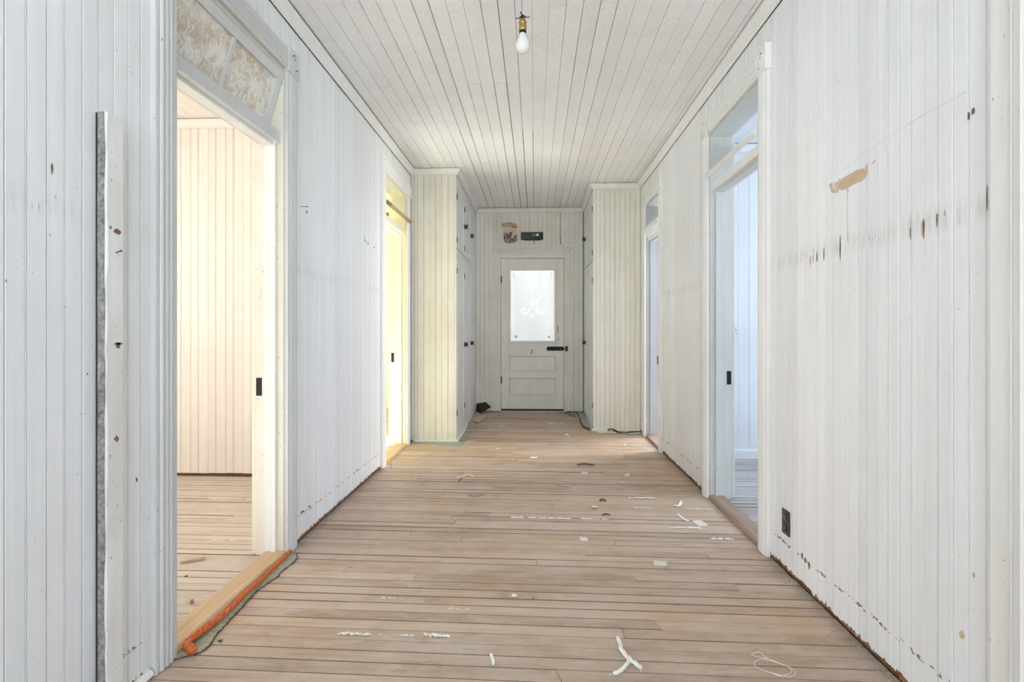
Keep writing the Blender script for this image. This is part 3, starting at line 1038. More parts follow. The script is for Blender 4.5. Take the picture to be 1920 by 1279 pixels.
# ------------------------------------------------------------------ end door
ED0, ED1, EZ0, EZ1 = -0.452, 0.386, 0.072, 2.078
EY = YE + 0.014            # door face
d1 = struct(empty('door_1', ((ED0 + ED1) / 2, EY, 0.04)), 'old white glazed door numbered 2 closing the far end of the hallway', 'door')
TE = M['trim_end']
for x0, x1 in ((ED0 - 0.114, ED0 - 0.004), (ED1 + 0.004, ED1 + 0.114)):
    MB().prism(casing_profile(x1 - x0, 0.026), (x0, YE, 0.046), (1, 0, 0), (0, -1, 0), (0, 0, 1), 2.086).build('casing', TE, d1)
MB().prism(casing_profile(0.108, 0.026), (ED0 + 0.010, YE, 2.142), (0, 0, 1), (0, -1, 0), (1, 0, 0), ED1 - ED0 - 0.02).build('head_casing', TE, d1)
for c in (ED0 - 0.059, ED1 + 0.059):
    rosette_mb((c, YE, 2.196), (1, 0, 0), (0, 0, 1), (0, -1, 0), 0.064).build('rosette', TE, d1)
MB().box(ED0 - 0.004, ED1 + 0.004, YE - 0.006, YE + 0.1, EZ1 + 0.005, 2.142).build('head_jamb', TE, d1)
MB().box(ED0 - 0.022, ED0 - 0.004, YE, YE + 0.1, 0.04, 2.1).build('jamb', TE, d1)
MB().box(ED1 + 0.004, ED1 + 0.022, YE, YE + 0.1, 0.04, 2.1).build('jamb', TE, d1)
MB().box(ED0 - 0.004, ED0 + 0.014, YE + 0.058, YE + 0.1, 0.045, 2.083).build('door_stop', TE, d1)
MB().box(ED1 - 0.014, ED1 + 0.004, YE + 0.058, YE + 0.1, 0.045, 2.083).build('door_stop', TE, d1)
MB().box(ED0 - 0.004, ED1 + 0.004, YE + 0.058, YE + 0.1, 2.064, 2.083).build('door_stop', TE, d1)
SX0, SX1 = ED0 + 0.098, ED1 - 0.098
T0, T1 = EY, EY + 0.042
MB().cbox(ED0, SX0 - 0.0006, T0, T1, EZ0, EZ1, 0.0015).build('stile', TE, d1)
MB().cbox(SX1 + 0.0006, ED1, T0, T1, EZ0, EZ1, 0.0015).build('stile', TE, d1)
for z0, z1 in ((EZ0, 0.250), (0.496, 0.572), (0.792, 0.952), (1.950, EZ1)):
    MB().cbox(SX0, SX1, T0 + 0.0006, T1, z0, z1, 0.0012).build('rail', TE, d1)


def frame_mould(x0, x1, z0, z1, w, y0, name, mat, par):
    """sloping moulding round an opening, mitred"""
    mb = MB()
    q = [(x0, z0), (x1, z0), (x1, z1), (x0, z1)]
    inn = [(x0 + w, z0 + w), (x1 - w, z0 + w), (x1 - w, z1 - w), (x0 + w, z1 - w)]
    mid = [(x0 + w * .45, z0 + w * .45), (x1 - w * .45, z0 + w * .45), (x1 - w * .45, z1 - w * .45), (x0 + w * .45, z1 - w * .45)]
    rings = [[(x, y0 - 0.006, z) for x, z in q], [(x, y0 - 0.009, z) for x, z in mid], [(x, y0 + 0.012, z) for x, z in inn], [(x, y0 + 0.03, z) for x, z in inn], [(x, y0 + 0.03, z) for x, z in q]]
    vs_ = [p for r in rings for p in r]
    fs = []
    for r in range(4):
        for i in range(4):
            j = (i + 1) % 4
            fs.append((r * 4 + i, r * 4 + j, r * 4 + 4 + j, r * 4 + 4 + i))
    for i in range(4):
        j = (i + 1) % 4
        fs.append((16 + i, 16 + j, j, i))
    mb.add(vs_, fs)
    return mb.build(name, mat, par)


for z0, z1 in ((0.250, 0.496), (0.572, 0.792)):
    p = MB().box(SX0, SX1, T0 + 0.014, T0 + 0.026, z0, z1).build('panel', TE, d1)
    frame_mould(SX0, SX1, z0, z1, 0.024, T0, 'panel_moulding', TE, p)
frame_mould(SX0, SX1, 0.952, 1.950, 0.030, T0, 'glazing_bead', TE, d1)
import numpy as np
gy = T0 + 0.0172
ST = []          # etched strokes as (x, z, radius)


def stroke(pts, r0):
    out = smooth_path([(x, gy, z) for x, z in pts], 24)
    m = len(out)
    for i, p in enumerate(out):
        ST.append((p.x, p.z, 1.05 * r0 * (0.35 + 0.65 * math.sin(math.pi * (0.12 + 0.76 * i / (m - 1))))))


def dot(x, z, rx, rz, mb):
    vs_ = [(x + rx * math.cos(a * math.pi / 8), gy, z + rz * math.sin(a * math.pi / 8)) for a in range(16)]
    mb.add(vs_, [tuple(range(16))])


stroke([(-0.056, 1.586), (-0.047, 1.498), (-0.034, 1.452)], 0.006)
stroke([(-0.012, 1.586), (-0.020, 1.498), (-0.034, 1.452)], 0.006)
stroke([(0.082, 1.581), (0.030, 1.523), (-0.018, 1.462)], 0.007)
stroke([(0.080, 1.578), (0.038, 1.515), (0.027, 1.446), (0.045, 1.377), (0.082, 1.345), (0.116, 1.371), (0.106, 1.405), (0.078, 1.407), (0.067, 1.380)], 0.0085)
stroke([(-0.040, 1.470), (0.002, 1.403), (0.037, 1.356), (0.085, 1.336)], 0.006)
stroke([(-0.125, 1.378), (-0.135, 1.412), (-0.170, 1.405), (-0.180, 1.369), (-0.148, 1.340), (-0.108, 1.349), (-0.079, 1.390), (-0.050, 1.420)], 0.0085)
stroke([(-0.138, 1.578), (-0.128, 1.565), (-0.116, 1.552)], 0.008)
stroke([(-0.100, 1.520), (-0.075, 1.480), (-0.045, 1.450)], 0.004)
stroke([(-0.075, 1.330), (-0.040, 1.322), (0.0, 1.330)], 0.004)
for c, z, r in ((-0.034, 1.612, 0.011), (-0.036, 1.300, 0.010), (-0.036, 1.318, 0.006)):
    ST.append((c, z, r))
for sx in (-1, 1):
    for dz in (-0.012, -0.006, 0.0, 0.006, 0.012):
        ST.append((-0.0335 + sx * 0.216, 1.866 + dz, 0.019))
ST = np.array(ST)
gx0, gx1, gz0, gz1, cs = SX0 + 0.004, SX1 - 0.004, 0.956, 1.946, 0.0036
nx, nz = int((gx1 - gx0) / cs), int((gz1 - gz0) / cs)
xs, zs = np.linspace(gx0, gx1, nx + 1), np.linspace(gz0, gz1, nz + 1)
cx, cz = (xs[:-1] + xs[1:]) / 2, (zs[:-1] + zs[1:]) / 2
inside = np.zeros((nz, nx), bool)
for sx_, sz_, sr_ in ST:
    i0, i1 = np.searchsorted(cx, (sx_ - sr_, sx_ + sr_))
    j0, j1 = np.searchsorted(cz, (sz_ - sr_, sz_ + sr_))
    inside[j0:j1, i0:i1] |= (cx[None, i0:i1] - sx_) ** 2 + (cz[j0:j1, None] - sz_) ** 2 < sr_ ** 2
gv = [(x, T0 + 0.019, z) for z in zs for x in xs]
cell = lambda j, i: (j * (nx + 1) + i, j * (nx + 1) + i + 1, (j + 1) * (nx + 1) + i + 1, (j + 1) * (nx + 1) + i)


def grid_part(name, mask, mat, par):
    fs = [cell(j, i) for j, i in zip(*np.nonzero(mask))]
    used = sorted({k for f in fs for k in f})
    idx = {k: n for n, k in enumerate(used)}
    me = bpy.data.meshes.new(name)
    me.from_pydata([gv[k] for k in used], [], [tuple(idx[k] for k in f) for f in fs])
    me.materials.append(mat)
    return link(name, me, par)


pane = grid_part('pane', ~inside, M['frost'], d1)
grid_part('etched_monogram', inside, M['etch'], pane)
e2 = MB()
for sx in (-1, 1):
    c = -0.0335
    for dx, dz, rx, rz in ((0.248, 1.880, 0.006, 0.010), (0.250, 1.858, 0.008, 0.006), (0.244, 1.842, 0.006, 0.006), (0.222, 1.035, 0.018, 0.007), (0.226, 1.050, 0.008, 0.008), (0.214, 1.022, 0.010, 0.005), (0.232, 1.018, 0.006, 0.005), (0.206, 1.040, 0.006, 0.005)):
        dot(c + sx * dx, dz, rx, rz, e2)
    e2.add([(c + sx * 0.262, gy, 1.00), (c + sx * 0.262, gy, 1.05), (c + sx * 0.2645, gy, 1.05), (c + sx * 0.2645, gy, 1.00)], [(0, 1, 2, 3)])
e2.build('etched_corner_sprig', M['etchd'], pane)
# the number, bolt, lock, hinges, gap below
tc = bpy.data.curves.new('door_number', 'FONT')
tc.body = '2'
tc.size = 0.075
tc.extrude = 0.0006
tc.align_x = 'CENTER'
tc.materials.append(M['iron'])
tno = bpy.data.objects.new('door_number', tc)
COL.objects.link(tno)
tno.parent = d1
tno.matrix_parent_inverse = parent_inv(d1)
tno.location = (-0.047, T0 - 0.001, 0.812)
tno.rotation_euler = (R(90), 0, 0)
bo = MB().cbox(0.165, 0.376, T0 - 0.004, T0, 0.850, 0.904, 0.001).build('bolt', M['iron'], d1)
MB().cyl((0.170, T0 - 0.018, 0.877), (0.425, T0 - 0.018, 0.877), 0.011).build('bolt_bar', M['iron'], bo)
g = MB()
for x in (0.190, 0.262, 0.345):
    g.cbox(x - 0.016, x + 0.016, T0 - 0.032, T0, 0.852, 0.902, 0.004)
g.build('bolt_guide', M['iron'], bo)
MB().cyl((0.172, T0 - 0.018, 0.877), (0.155, T0 - 0.018, 0.877), 0.017).build('bolt_knob', M['iron'], bo)
MB().cbox(0.398, 0.432, YE - 0.062, YE - 0.024, 0.846, 0.912, 0.003).build('keeper', M['iron'], d1)
lk = MB().cbox(0.286, 0.326, T0 - 0.005, T0, 0.925, 1.075, 0.002).build('lock_plate', TE, d1)
MB().lathe([(0.006, 0.0), (0.006, 0.012), (0.022, 0.018), (0.025, 0.026), (0.020, 0.034), (0.008, 0.037)], (0.304, T0 - 0.005, 1.012), (1, 0, 0), (0, 0, 1), (0, -1, 0)).build('knob', M['trim_end'], lk)
MB().tube([(0.304, T0 - 0.004, 1.085), (0.304, T0 - 0.006, 1.13), (0.306, T0 - 0.004, 1.168), (0.300, T0 - 0.004, 1.178)], 0.004).build('chain_hook', M['bronze'], d1)
for z in (1.80, 0.46):
    h = MB().cyl((ED0 - 0.002, T0 - 0.006, z - 0.05), (ED0 - 0.002, T0 - 0.006, z + 0.05), 0.0065)
    h.box(ED0 - 0.006, ED0 + 0.010, T0 - 0.002, T0 + 0.001, z - 0.046, z + 0.046)
    h.build('hinge', M['bronze'], d1)
MB().box(ED0 + 0.002, ED1 - 0.002, T0 + 0.004, T0 + 0.035, 0.043, EZ0).build('bottom_sweep', M['black'], d1)
MB().cbox(ED0 - 0.004, ED1 + 0.004, YE - 0.02, YE + 0.10, 0.030, 0.045, 0.002).build('threshold', M['endw'], d1)


# ------------------------------------------------------------------ end cupboards
def latch(parent, c, out, s=1.0):
    """cast turn latch on a cupboard door: plate, turn knob, keeper"""
    x, y, z = c
    p = MB()
    p.cbox(*sorted((x, x + out * 0.006)), y - 0.040, y - 0.004, z - 0.028, z + 0.028, 0.0015)
    lt = p.build('latch', M['bronze'], parent)
    k = MB().cyl((x + out * 0.004, y - 0.022, z), (x + out * 0.034, y - 0.022, z), 0.007)
    k.tube([(x + out * 0.034, y - 0.022, z - 0.026), (x + out * 0.036, y - 0.022, z), (x + out * 0.034, y - 0.022, z + 0.024)], 0.0065)
    k.box(*sorted((x + out * 0.010, x + out * 0.018)), y - 0.024, y + 0.034, z - 0.006, z + 0.006)
    k.cbox(*sorted((x, x + out * 0.022)), y + 0.014, y + 0.036, z - 0.020, z + 0.020, 0.002)
    return lt, k


def cupboard(name, label, side, y0, xf, split_z, splits, mats):
    X = XL if side < 0 else XR
    out = 1 if side < 0 else -1
    o = tag(empty(name, ((X + xf) / 2, (y0 + YE) / 2, 0)), label, 'cupboard')
    x0, x1 = sorted((X, xf))
    side_m, door_m = mats
    MB().box(*sorted((X - out * 0.0, xf - out * 0.03)), y0 + 0.0135, YE - 0.001, 0.01, 2.69).build('carcass', M['dark'], o)
    # board side that faces down the hallway
    ph = x0
    boards(o, 'F', y0, x0 + 0.002, x1 - (0.022 if side < 0 else 0.0), 0.012, 2.695, side_m, w=BW if side > 0 else 0.123, gaps=(0.001, 0.0018, 0.0012), phase=(x1 - 0.022) if side < 0 else x1)
    MB().cbox(*sorted((xf, xf - out * 0.022)), y0 - 0.003, y0 + 0.030, 0.012, 2.695, 0.002).build('corner_post', side_m, o)
    # frame strips round the doors
    fm = MB()
    fm.box(*sorted((xf - out * 0.022, xf - out * 0.001)), y0 + 0.030, YE - 0.001, 2.60, 2.695)
    fm.box(*sorted((xf - out * 0.022, xf - out * 0.001)), y0 + 0.030, YE - 0.001, 0.012, 0.060)
    fm.box(*sorted((xf - out * 0.022, xf - out * 0.001)), splits[-1] + 0.002, YE - 0.001, 0.060, 2.60)
    fm.build('face_frame', door_m, o)
    n = len(splits) - 1
    for k in range(n):
        a, b = splits[k] + 0.003, splits[k + 1] - 0.003
        for up in (0, 1):
            z0, z1 = ((0.063, split_z - 0.006), (split_z + 0.006, 2.597))[up]
            f = MB()
            w = 0.055
            fx = sorted((xf - out * 0.020, xf))
            f.cbox(*fx, a, a + w, z0, z1, 0.0012).cbox(*fx, b - w, b, z0, z1, 0.0012)
            f.cbox(*fx, a + w, b - w, z0, z0 + w, 0.0012).cbox(*fx, a + w, b - w, z1 - w, z1, 0.0012)
            d = f.build('door', door_m, o)
            m = MB().box(*sorted((xf - out * 0.020, xf - out * 0.009)), a + w - 0.004, b - w + 0.004, z0 + w - 0.004, z1 - w + 0.004)
            q = m.build('door_panel', door_m, d)
            lt, kk = latch(d, (xf, b, (0.965, 2.285)[up]), out)
            kk.build('latch_knob', M['bronze'], d)
            for hz in ((z0 + 0.22, z1 - 0.22) if not up else (z0 + 0.08, z1 - 0.12)):
                MB().cyl((xf + out * 0.003, a - 0.002, hz - 0.03), (xf + out * 0.003, a - 0.002, hz + 0.03), 0.0045, 8).build('hinge', M['rust'], d)
    return o


cl = cupboard('built_in_cupboard', 'tall built-in cupboard left of the end door, cream board side and white doors', -1, YL, CXL, 1.955, (5.478, 6.08, 6.68), (M['cream'], M['cup']))
MB().cbox(CXL - 0.02, CXL, 6.69, YE - 0.003, 0.063, 1.949, 0.001).build('filler_panel', M['cup'], cl)
MB().cbox(CXL - 0.02, CXL, 6.69, YE - 0.003, 1.961, 2.597, 0.001).build('filler_panel', M['cup'], cl)
cr_ = cupboard('built_in_cupboard', 'tall built-in cupboard right of the end door with pale grey board side', 1, YR, CXR, 1.905, (6.105, 6.98), (M['cream'], M['cup']))

# ------------------------------------------------------------------ left wall batten with grey raw edge
bt = struct(empty('trim_3', (XL, 1.54, 0)), 'upright painted batten with a raw grey edge on the near left wall', 'batten')
mb = MB()
N = 36
rings = []
for i in range(N + 1):
    z = 0.002 + 1.752 * i / N
    jx, jy = random.uniform(-0.0022, 0.0022), random.uniform(-0.0025, 0.0025)
    rings += [(XL + 0.0006, 1.5015, z), (XL + 0.027 + jx * 0.4, 1.501, z), (XL + 0.030 + jx, 1.506, z), (XL + 0.030 + jx * 0.5, 1.566 + jy, z), (XL + 0.022, 1.574 + jy, z), (XL + 0.0006, 1.576, z)]
fs = []
for i in range(N):
    for k in range(6):
        a, b = i * 6 + k, i * 6 + (k + 1) % 6
        fs.append((a, b, b + 6, a + 6))
fs += [tuple(range(6))[::-1], tuple(range(N * 6, N * 6 + 6))]
mb.add(rings, fs)
mb.build('batten', paint('batten_paint', (0.78, 0.78, 0.77), chips=0.65, grime=0.5, vary=0.01), bt)
s = MB()
pts = []
for i in range(N + 1):
    z = 0.003 + 1.750 * i / N
    pts.append((XL + 0.0275 + random.uniform(-0.003, 0.001), z))
vs_ = [(XL + 0.006 + random.uniform(0, 0.0015), 1.4990, z) for _, z in pts] + [(x, 1.4990, z) for x, z in pts]
vs_ += [(x, 1.5012, z) for x, _, z in vs_]
m = N + 1
fs = [(i, i + 1, m + i + 1, m + i) for i in range(N)]
fs += [(2 * m + i, 3 * m + i, 3 * m + i + 1, 2 * m + i + 1) for i in range(N)]
fs += [(m + i, m + i + 1, 3 * m + i + 1, 3 * m + i) for i in range(N)] + [(i, 2 * m + i, 2 * m + i + 1, i + 1) for i in range(N)]
fs += [(0, m, 3 * m, 2 * m), (m - 1, 3 * m - 1, 4 * m - 1, 2 * m - 1)]
s.add(vs_, fs)
s.build('raw_edge', M['grey_raw'], bt)
MB().box(XL + 0.0003, XL + 0.0058, 1.5002, 1.5013, 0.003, 1.752).build('painted_gap_shadow', M['dark'], bt)  # dark strip painted in for the shadow between batten and wall


def blot(o, X, out, pts, mat, name='bare_patch', t=0.0008):
    """thin patch of missing paint on a long wall: pts are (y, z)"""
    n = len(pts)
    v = [(X + out * t, y, z) for y, z in pts] + [(X - out * 0.0002, y, z) for y, z in pts]
    return MB().add(v, [tuple(range(n)), tuple(range(n, 2 * n))[::-1]] + [(i, n + i, n + (i + 1) % n, (i + 1) % n) for i in range(n)]).build(name, mat, o)


def ragged(y, z, ry, rz, n=11, j=0.35):
    return [(y + ry * math.cos(2 * math.pi * i / n) * random.uniform(1 - j, 1 + j), z + rz * math.sin(2 * math.pi * i / n) * random.uniform(1 - j, 1 + j)) for i in range(n)]


BX = XL + 0.0305
for y, z, ry, rz in ((1.540, 1.419, 0.013, 0.011), (1.516, 1.424, 0.004, 0.007), (1.545, 1.086, 0.009, 0.011), (1.538, 0.813, 0.009, 0.009), (1.548, 1.090, 0.014, 0.003)):
    blot(bt, BX, 1, ragged(y, z, ry, rz), M['chipd'], t=0.0012)

# ------------------------------------------------------------------ bare patches on the right wall
for pt in ([(2.138, 1.709), (2.122, 1.706), (2.121, 1.695), (2.117, 1.694), (2.115, 1.707), (2.108, 1.705), (2.107, 1.695), (2.103, 1.707), (2.083, 1.707), (2.07, 1.707), (2.051, 1.708), (2.033, 1.71), (2.014, 1.71), (1.996, 1.705), (1.989, 1.709), (1.986, 1.698), (1.978, 1.706), (1.976, 1.695), (1.972, 1.694), (1.969, 1.712), (1.956, 1.714), (1.956, 1.681), (1.969, 1.67), (1.99, 1.661), (2.014, 1.662), (2.039, 1.663), (2.07, 1.659), (2.11, 1.659), (2.123, 1.664), (2.138, 1.669)],
           [(2.206, 1.707), (2.185, 1.709), (2.182, 1.684), (2.165, 1.664), (2.188, 1.67), (2.197, 1.688)],
           [(2.168, 1.704), (2.165, 1.703), (2.163, 1.662), (2.168, 1.663)], [(2.158, 1.703), (2.154, 1.702), (2.154, 1.661), (2.158, 1.662)], [(2.148, 1.702), (2.144, 1.701), (2.142, 1.659), (2.147, 1.66)],
           [(2.083, 1.658), (2.073, 1.656), (2.0805, 1.635), (2.081, 1.531), (2.078, 1.486), (2.076, 1.463), (2.081, 1.462), (2.083, 1.532)],
           [(1.932, 1.706), (1.926, 1.710), (1.912, 1.714), (1.910, 1.712), (1.924, 1.704)]):
    blot(wr, XR, -1, pt, M['chip'])
for y, z, ry, rz, m in ((2.352, 1.424, 0.006, 0.018, 'chip'), (2.33, 1.427, 0.004, 0.022, 'chip'), (2.30, 1.430, 0.004, 0.020, 'chipd'), (2.245, 1.436, 0.004, 0.028, 'chipd'), (2.128, 1.436, 0.003, 0.03, 'chipd'), (2.127, 1.46, 0.003, 0.03, 'chipd'),
                        (1.682, 1.440, 0.0035, 0.030, 'chipd'), (1.690, 1.436, 0.003, 0.022, 'chip'), (1.74, 1.434, 0.002, 0.018, 'chipd'), (1.628, 1.452, 0.002, 0.018, 'chipd'), (1.497, 1.713, 0.005, 0.010, 'chipd'), (1.512, 1.705, 0.003, 0.011, 'chipd'),
                        (1.535, 0.298, 0.008, 0.011, 'chip'), (1.46, 0.12, 0.006, 0.010, 'chip'), (1.495, 0.48, 0.003, 0.006, 'chip'), (2.425, 0.145, 0.008, 0.014, 'chipd'), (2.395, 0.138, 0.008, 0.012, 'chipd'), (2.365, 0.128, 0.006, 0.014, 'chipd'),
                        (1.453, 1.47, 0.0012, 0.03, 'chipd')):
    blot(wr, XR, -1, ragged(y, z, ry, rz), M[m], t=0.0010)
for y, z, ry, rz in ((2.936, 1.776, 0.008, 0.008), (4.034, 1.777, 0.012, 0.008), (4.2, 1.775, 0.008, 0.008), (3.955, 1.80, 0.003, 0.025), (2.88, 0.15, 0.02, 0.006), (2.97, 0.15, 0.012, 0.005), (1.66, 0.66, 0.003, 0.006), (1.36, 1.55, 0.003, 0.012)):
    blot(wl, XL, 1, ragged(y, z, ry, rz), M['chipd'], t=0.0010)
ln = MB().tube([(XR - 0.0002, 2.12 - 0.6 * t, 1.735 + 0.10 * t - 0.06 * t * t) for t in [i / 12 for i in range(13)]], 0.0006, 4)
ln.build('pencil_line', plain('pencil', (0.62, 0.61, 0.62), 0.7), wr)


# ------------------------------------------------------------------ end wall fittings
def fpoly(o, pts, y, mat, name, t=0.0012):
    n = len(pts)
    v = [(x, y - t, z) for x, z in pts] + [(x, y, z) for x, z in pts]
    return MB().add(v, [tuple(range(n)), tuple(range(n, 2 * n))[::-1]] + [(i, n + i, n + (i + 1) % n, (i + 1) % n) for i in range(n)]).build(name, mat, o)


rm = tag(empty('torn_poster_remnant', (-0.345, YE, 2.28)), 'torn brown and orange paper remnant stuck above the end door', 'paper')
yy = YE - 0.0012
fpoly(rm, [(-0.440, 2.552), (-0.380, 2.560), (-0.300, 2.556), (-0.245, 2.540), (-0.236, 2.490), (-0.255, 2.478), (-0.300, 2.492), (-0.355, 2.500), (-0.395, 2.508), (-0.442, 2.508)], yy, M['patch1'], 'orange_strip')
fpoly(rm, [(-0.442, 2.507), (-0.392, 2.506), (-0.350, 2.498), (-0.255, 2.476), (-0.240, 2.410), (-0.236, 2.320), (-0.262, 2.296), (-0.330, 2.282), (-0.398, 2.290), (-0.420, 2.350), (-0.430, 2.440)], yy, plain('pale_paper', (0.60, 0.56, 0.49), 0.8, noise=0.12), 'pale_backing', 0.0008)
fpoly(rm, [(-0.418, 2.430), (-0.395, 2.436), (-0.385, 2.415), (-0.360, 2.424), (-0.352, 2.400), (-0.330, 2.420), (-0.308, 2.448), (-0.296, 2.440), (-0.306, 2.400), (-0.312, 2.360), (-0.300, 2.345), (-0.270, 2.385), (-0.238, 2.402), (-0.236, 2.320), (-0.262, 2.298), (-0.330, 2.284), (-0.398, 2.292), (-0.418, 2.350)], yy - 0.0008, M['patch2'], 'brown_print')
fpoly(rm, [(-0.345, 2.430), (-0.312, 2.432), (-0.310, 2.396), (-0.340, 2.398)], yy - 0.0026, M['patch3'], 'red_fragment')

bp = tag(empty('black_lamp_plate', (-0.04, YE, 2.32)), 'black wall plate with a small dead bulb in a white socket above the end door', 'light')
MB().cbox(-0.184, 0.108, YE - 0.030, YE - 0.001, 2.325, 2.425, 0.006).build('plate', M['black'], bp)
MB().cbox(-0.145, 0.075, YE - 0.026, YE - 0.001, 2.317, 2.3245, 0.002).build('lower_lip', M['black'], bp)
MB().cbox(-0.014, -0.006, YE - 0.012, YE - 0.001, 2.270, 2.3165, 0.002).build('stem', M['iron'], bp)
MB().cyl((0.016, YE - 0.048, 2.384), (0.050, YE - 0.048, 2.384), 0.016, 16).build('socket', M['white'], bp)
MB().lathe([(0.004, -0.060), (0.016, -0.057), (0.021, -0.046), (0.0215, -0.034), (0.016, -0.016), (0.010, 0.0)], (0.016, YE - 0.048, 2.384), (0, 1, 0), (0, 0, 1), (1, 0, 0), 18).build('bulb', plain('grey_bulb', (0.20, 0.20, 0.19), 0.2), bp)
MB().box(0.026, 0.040, YE - 0.046, YE - 0.029, 2.376, 2.392).build('socket_bracket', M['iron'], bp)
cb = MB().tube([(0.335, YE - 0.003, 2.70), (0.335, YE - 0.003, 2.48), (0.338, YE - 0.003, 2.40), (0.336, YE - 0.003, 2.33), (0.342, YE - 0.003, 2.265)], [0.0025, 0.0025, 0.003, 0.0045, 0.005], 6).build('wire', M['iron'])
tag(cb, 'thin dark wire hanging down the end wall onto the door casing', 'wire')

# ------------------------------------------------------------------ hanging bulb
lx, ly = -0.053, 2.350
hb = tag(empty('pendant_bulb', (lx, ly, 2.344)), 'bare white bulb in a brass socket hanging from the ceiling by a wire', 'light')
MB().tube([(lx - 0.006, ly, 2.752), (lx - 0.005, ly, 2.66), (lx - 0.008, ly + 0.002, 2.60), (lx - 0.003, ly, 2.54), (lx - 0.003, ly, 2.487)], 0.0019, 6).build('wire', M['grey'], hb)
MB().lathe([(0.004, 2.490), (0.008, 2.486), (0.009, 2.474), (0.012, 2.470), (0.0165, 2.462), (0.0175, 2.456), (0.0165, 2.453), (0.0160, 2.440), (0.0172, 2.437), (0.0172, 2.430), (0.0160, 2.424), (0.0155, 2.422)],
           (lx, ly, 0), (1, 0, 0), (0, 1, 0), (0, 0, 1), 24).build('socket', M['brass'], hb)
MB().lathe([(0.0150, 2.4225), (0.0158, 2.418), (0.0150, 2.412)], (lx, ly, 0), (1, 0, 0), (0, 1, 0), (0, 0, 1), 24).build('socket_ring', M['iron'], hb)
kk = MB().cyl((lx - 0.030, ly - 0.004, 2.474), (lx - 0.010, ly, 2.478), 0.0018, 8).cyl((lx + 0.010, ly, 2.480), (lx + 0.030, ly + 0.004, 2.484), 0.0018, 8)
kk.tube([(lx - 0.010, ly - 0.012, 2.498), (lx - 0.004, ly - 0.010, 2.488), (lx, ly - 0.006, 2.480)], 0.002, 6)
kk.tube([(lx - 0.012, ly - 0.002, 2.478), (lx, ly - 0.012, 2.484), (lx + 0.012, ly - 0.002, 2.481)], 0.003, 6)
kk.build('turn_key', M['iron'], hb)
MB().lathe([(0.0130, 2.4125), (0.0145, 2.404), (0.0195, 2.392), (0.0265, 2.378), (0.0295, 2.366), (0.0300, 2.358), (0.0285, 2.345), (0.0240, 2.336), (0.0165, 2.330), (0.007, 2.3265), (0.001, 2.3260)],
           (lx, ly, 0), (1, 0, 0), (0, 1, 0), (0, 0, 1), 32).build('bulb', M['bulb'], hb)

# ------------------------------------------------------------------ outlet, nails, hook
ol = tag(empty('wall_outlet', (XR, 2.572, 0.238)), 'dark brown double electric outlet low on the right wall', 'outlet')
MB().cbox(XR - 0.006, XR - 0.0005, 2.536, 2.608, 0.181, 0.296, 0.002).build('cover_plate', M['brownplate'], ol)
for z in (0.212, 0.262):
    p = MB().lathe([(0.0165, 0.0), (0.0165, 0.003), (0.0155, 0.004)], (XR - 0.0058, 2.572, z), (0, 1, 0), (0, 0, 1), (-1, 0, 0), 18).build('receptacle', M['brownplate'], ol)
    q = MB()
    for dy in (-0.006, 0.006):
        q.box(XR - 0.0105, XR - 0.0098, 2.572 + dy - 0.0012, 2.572 + dy + 0.0012, z - 0.001, z + 0.008)
    q.box(XR - 0.0105, XR - 0.0098, 2.570, 2.574, z - 0.009, z - 0.005)
    q.build('slot', M['grey'], p)
MB().lathe([(0.0035, 0.0), (0.0035, 0.0015), (0.001, 0.002)], (XR - 0.006, 2.572, 0.237), (0, 1, 0), (0, 0, 1), (-1, 0, 0), 10).build('screw', M['iron'], ol)


def nail(a, b, label, r=0.0016, group=None):
    a, b = Vector(a), Vector(b)
    W = (b - a).normalized()
    U = W.orthogonal().normalized()
    o = empty('nail', tuple(a))
    tag(o, label, 'nail', group)
    L = (b - a).length
    MB().lathe([(r * 0.9, 0), (r, L)], a, U, W.cross(U), W, 8).build('shank', M['rust'], o)
    MB().lathe([(r * 2.2, 0), (r * 2.2, 0.0012), (r * 1.6, 0.0016)], b, U, W.cross(U), W, 10).build('head', M['rust'], o)
    return o


nail((XL + 0.028, 1.536, 1.355), (XL + 0.044, 1.540, 1.362), 'dark nail sticking out of the grey-edged batten')
nail((XL - 0.002, 2.86, 1.790), (XL + 0.036, 2.865, 1.790), 'dark nail sticking from the left wall beside the first doorway casing')
nail((XL - 0.002, 3.95, 1.792), (XL + 0.012, 3.952, 1.780), 'dark nail driven in the left wall near the second doorway')
nail((-1.166, 4.362, -0.003), (-1.164, 4.358, 0.046), 'rusty nail standing upright in the floor by the second left doorway')
hk = MB().tube([(1.752, 4.846, 1.150), (1.752, 4.832, 1.142), (1.757, 4.830, 1.130), (1.760, 4.836, 1.122), (1.757, 4.846, 1.118), (1.757, 4.836, 1.105), (1.752, 4.820, 1.098), (1.766, 4.812, 1.094), (1.772, 4.818, 1.104)], 0.0024, 6).build('coat_hook', M['grey'])
tag(hk, 'small wire hook on the pale blue wall of the right room', 'hook')

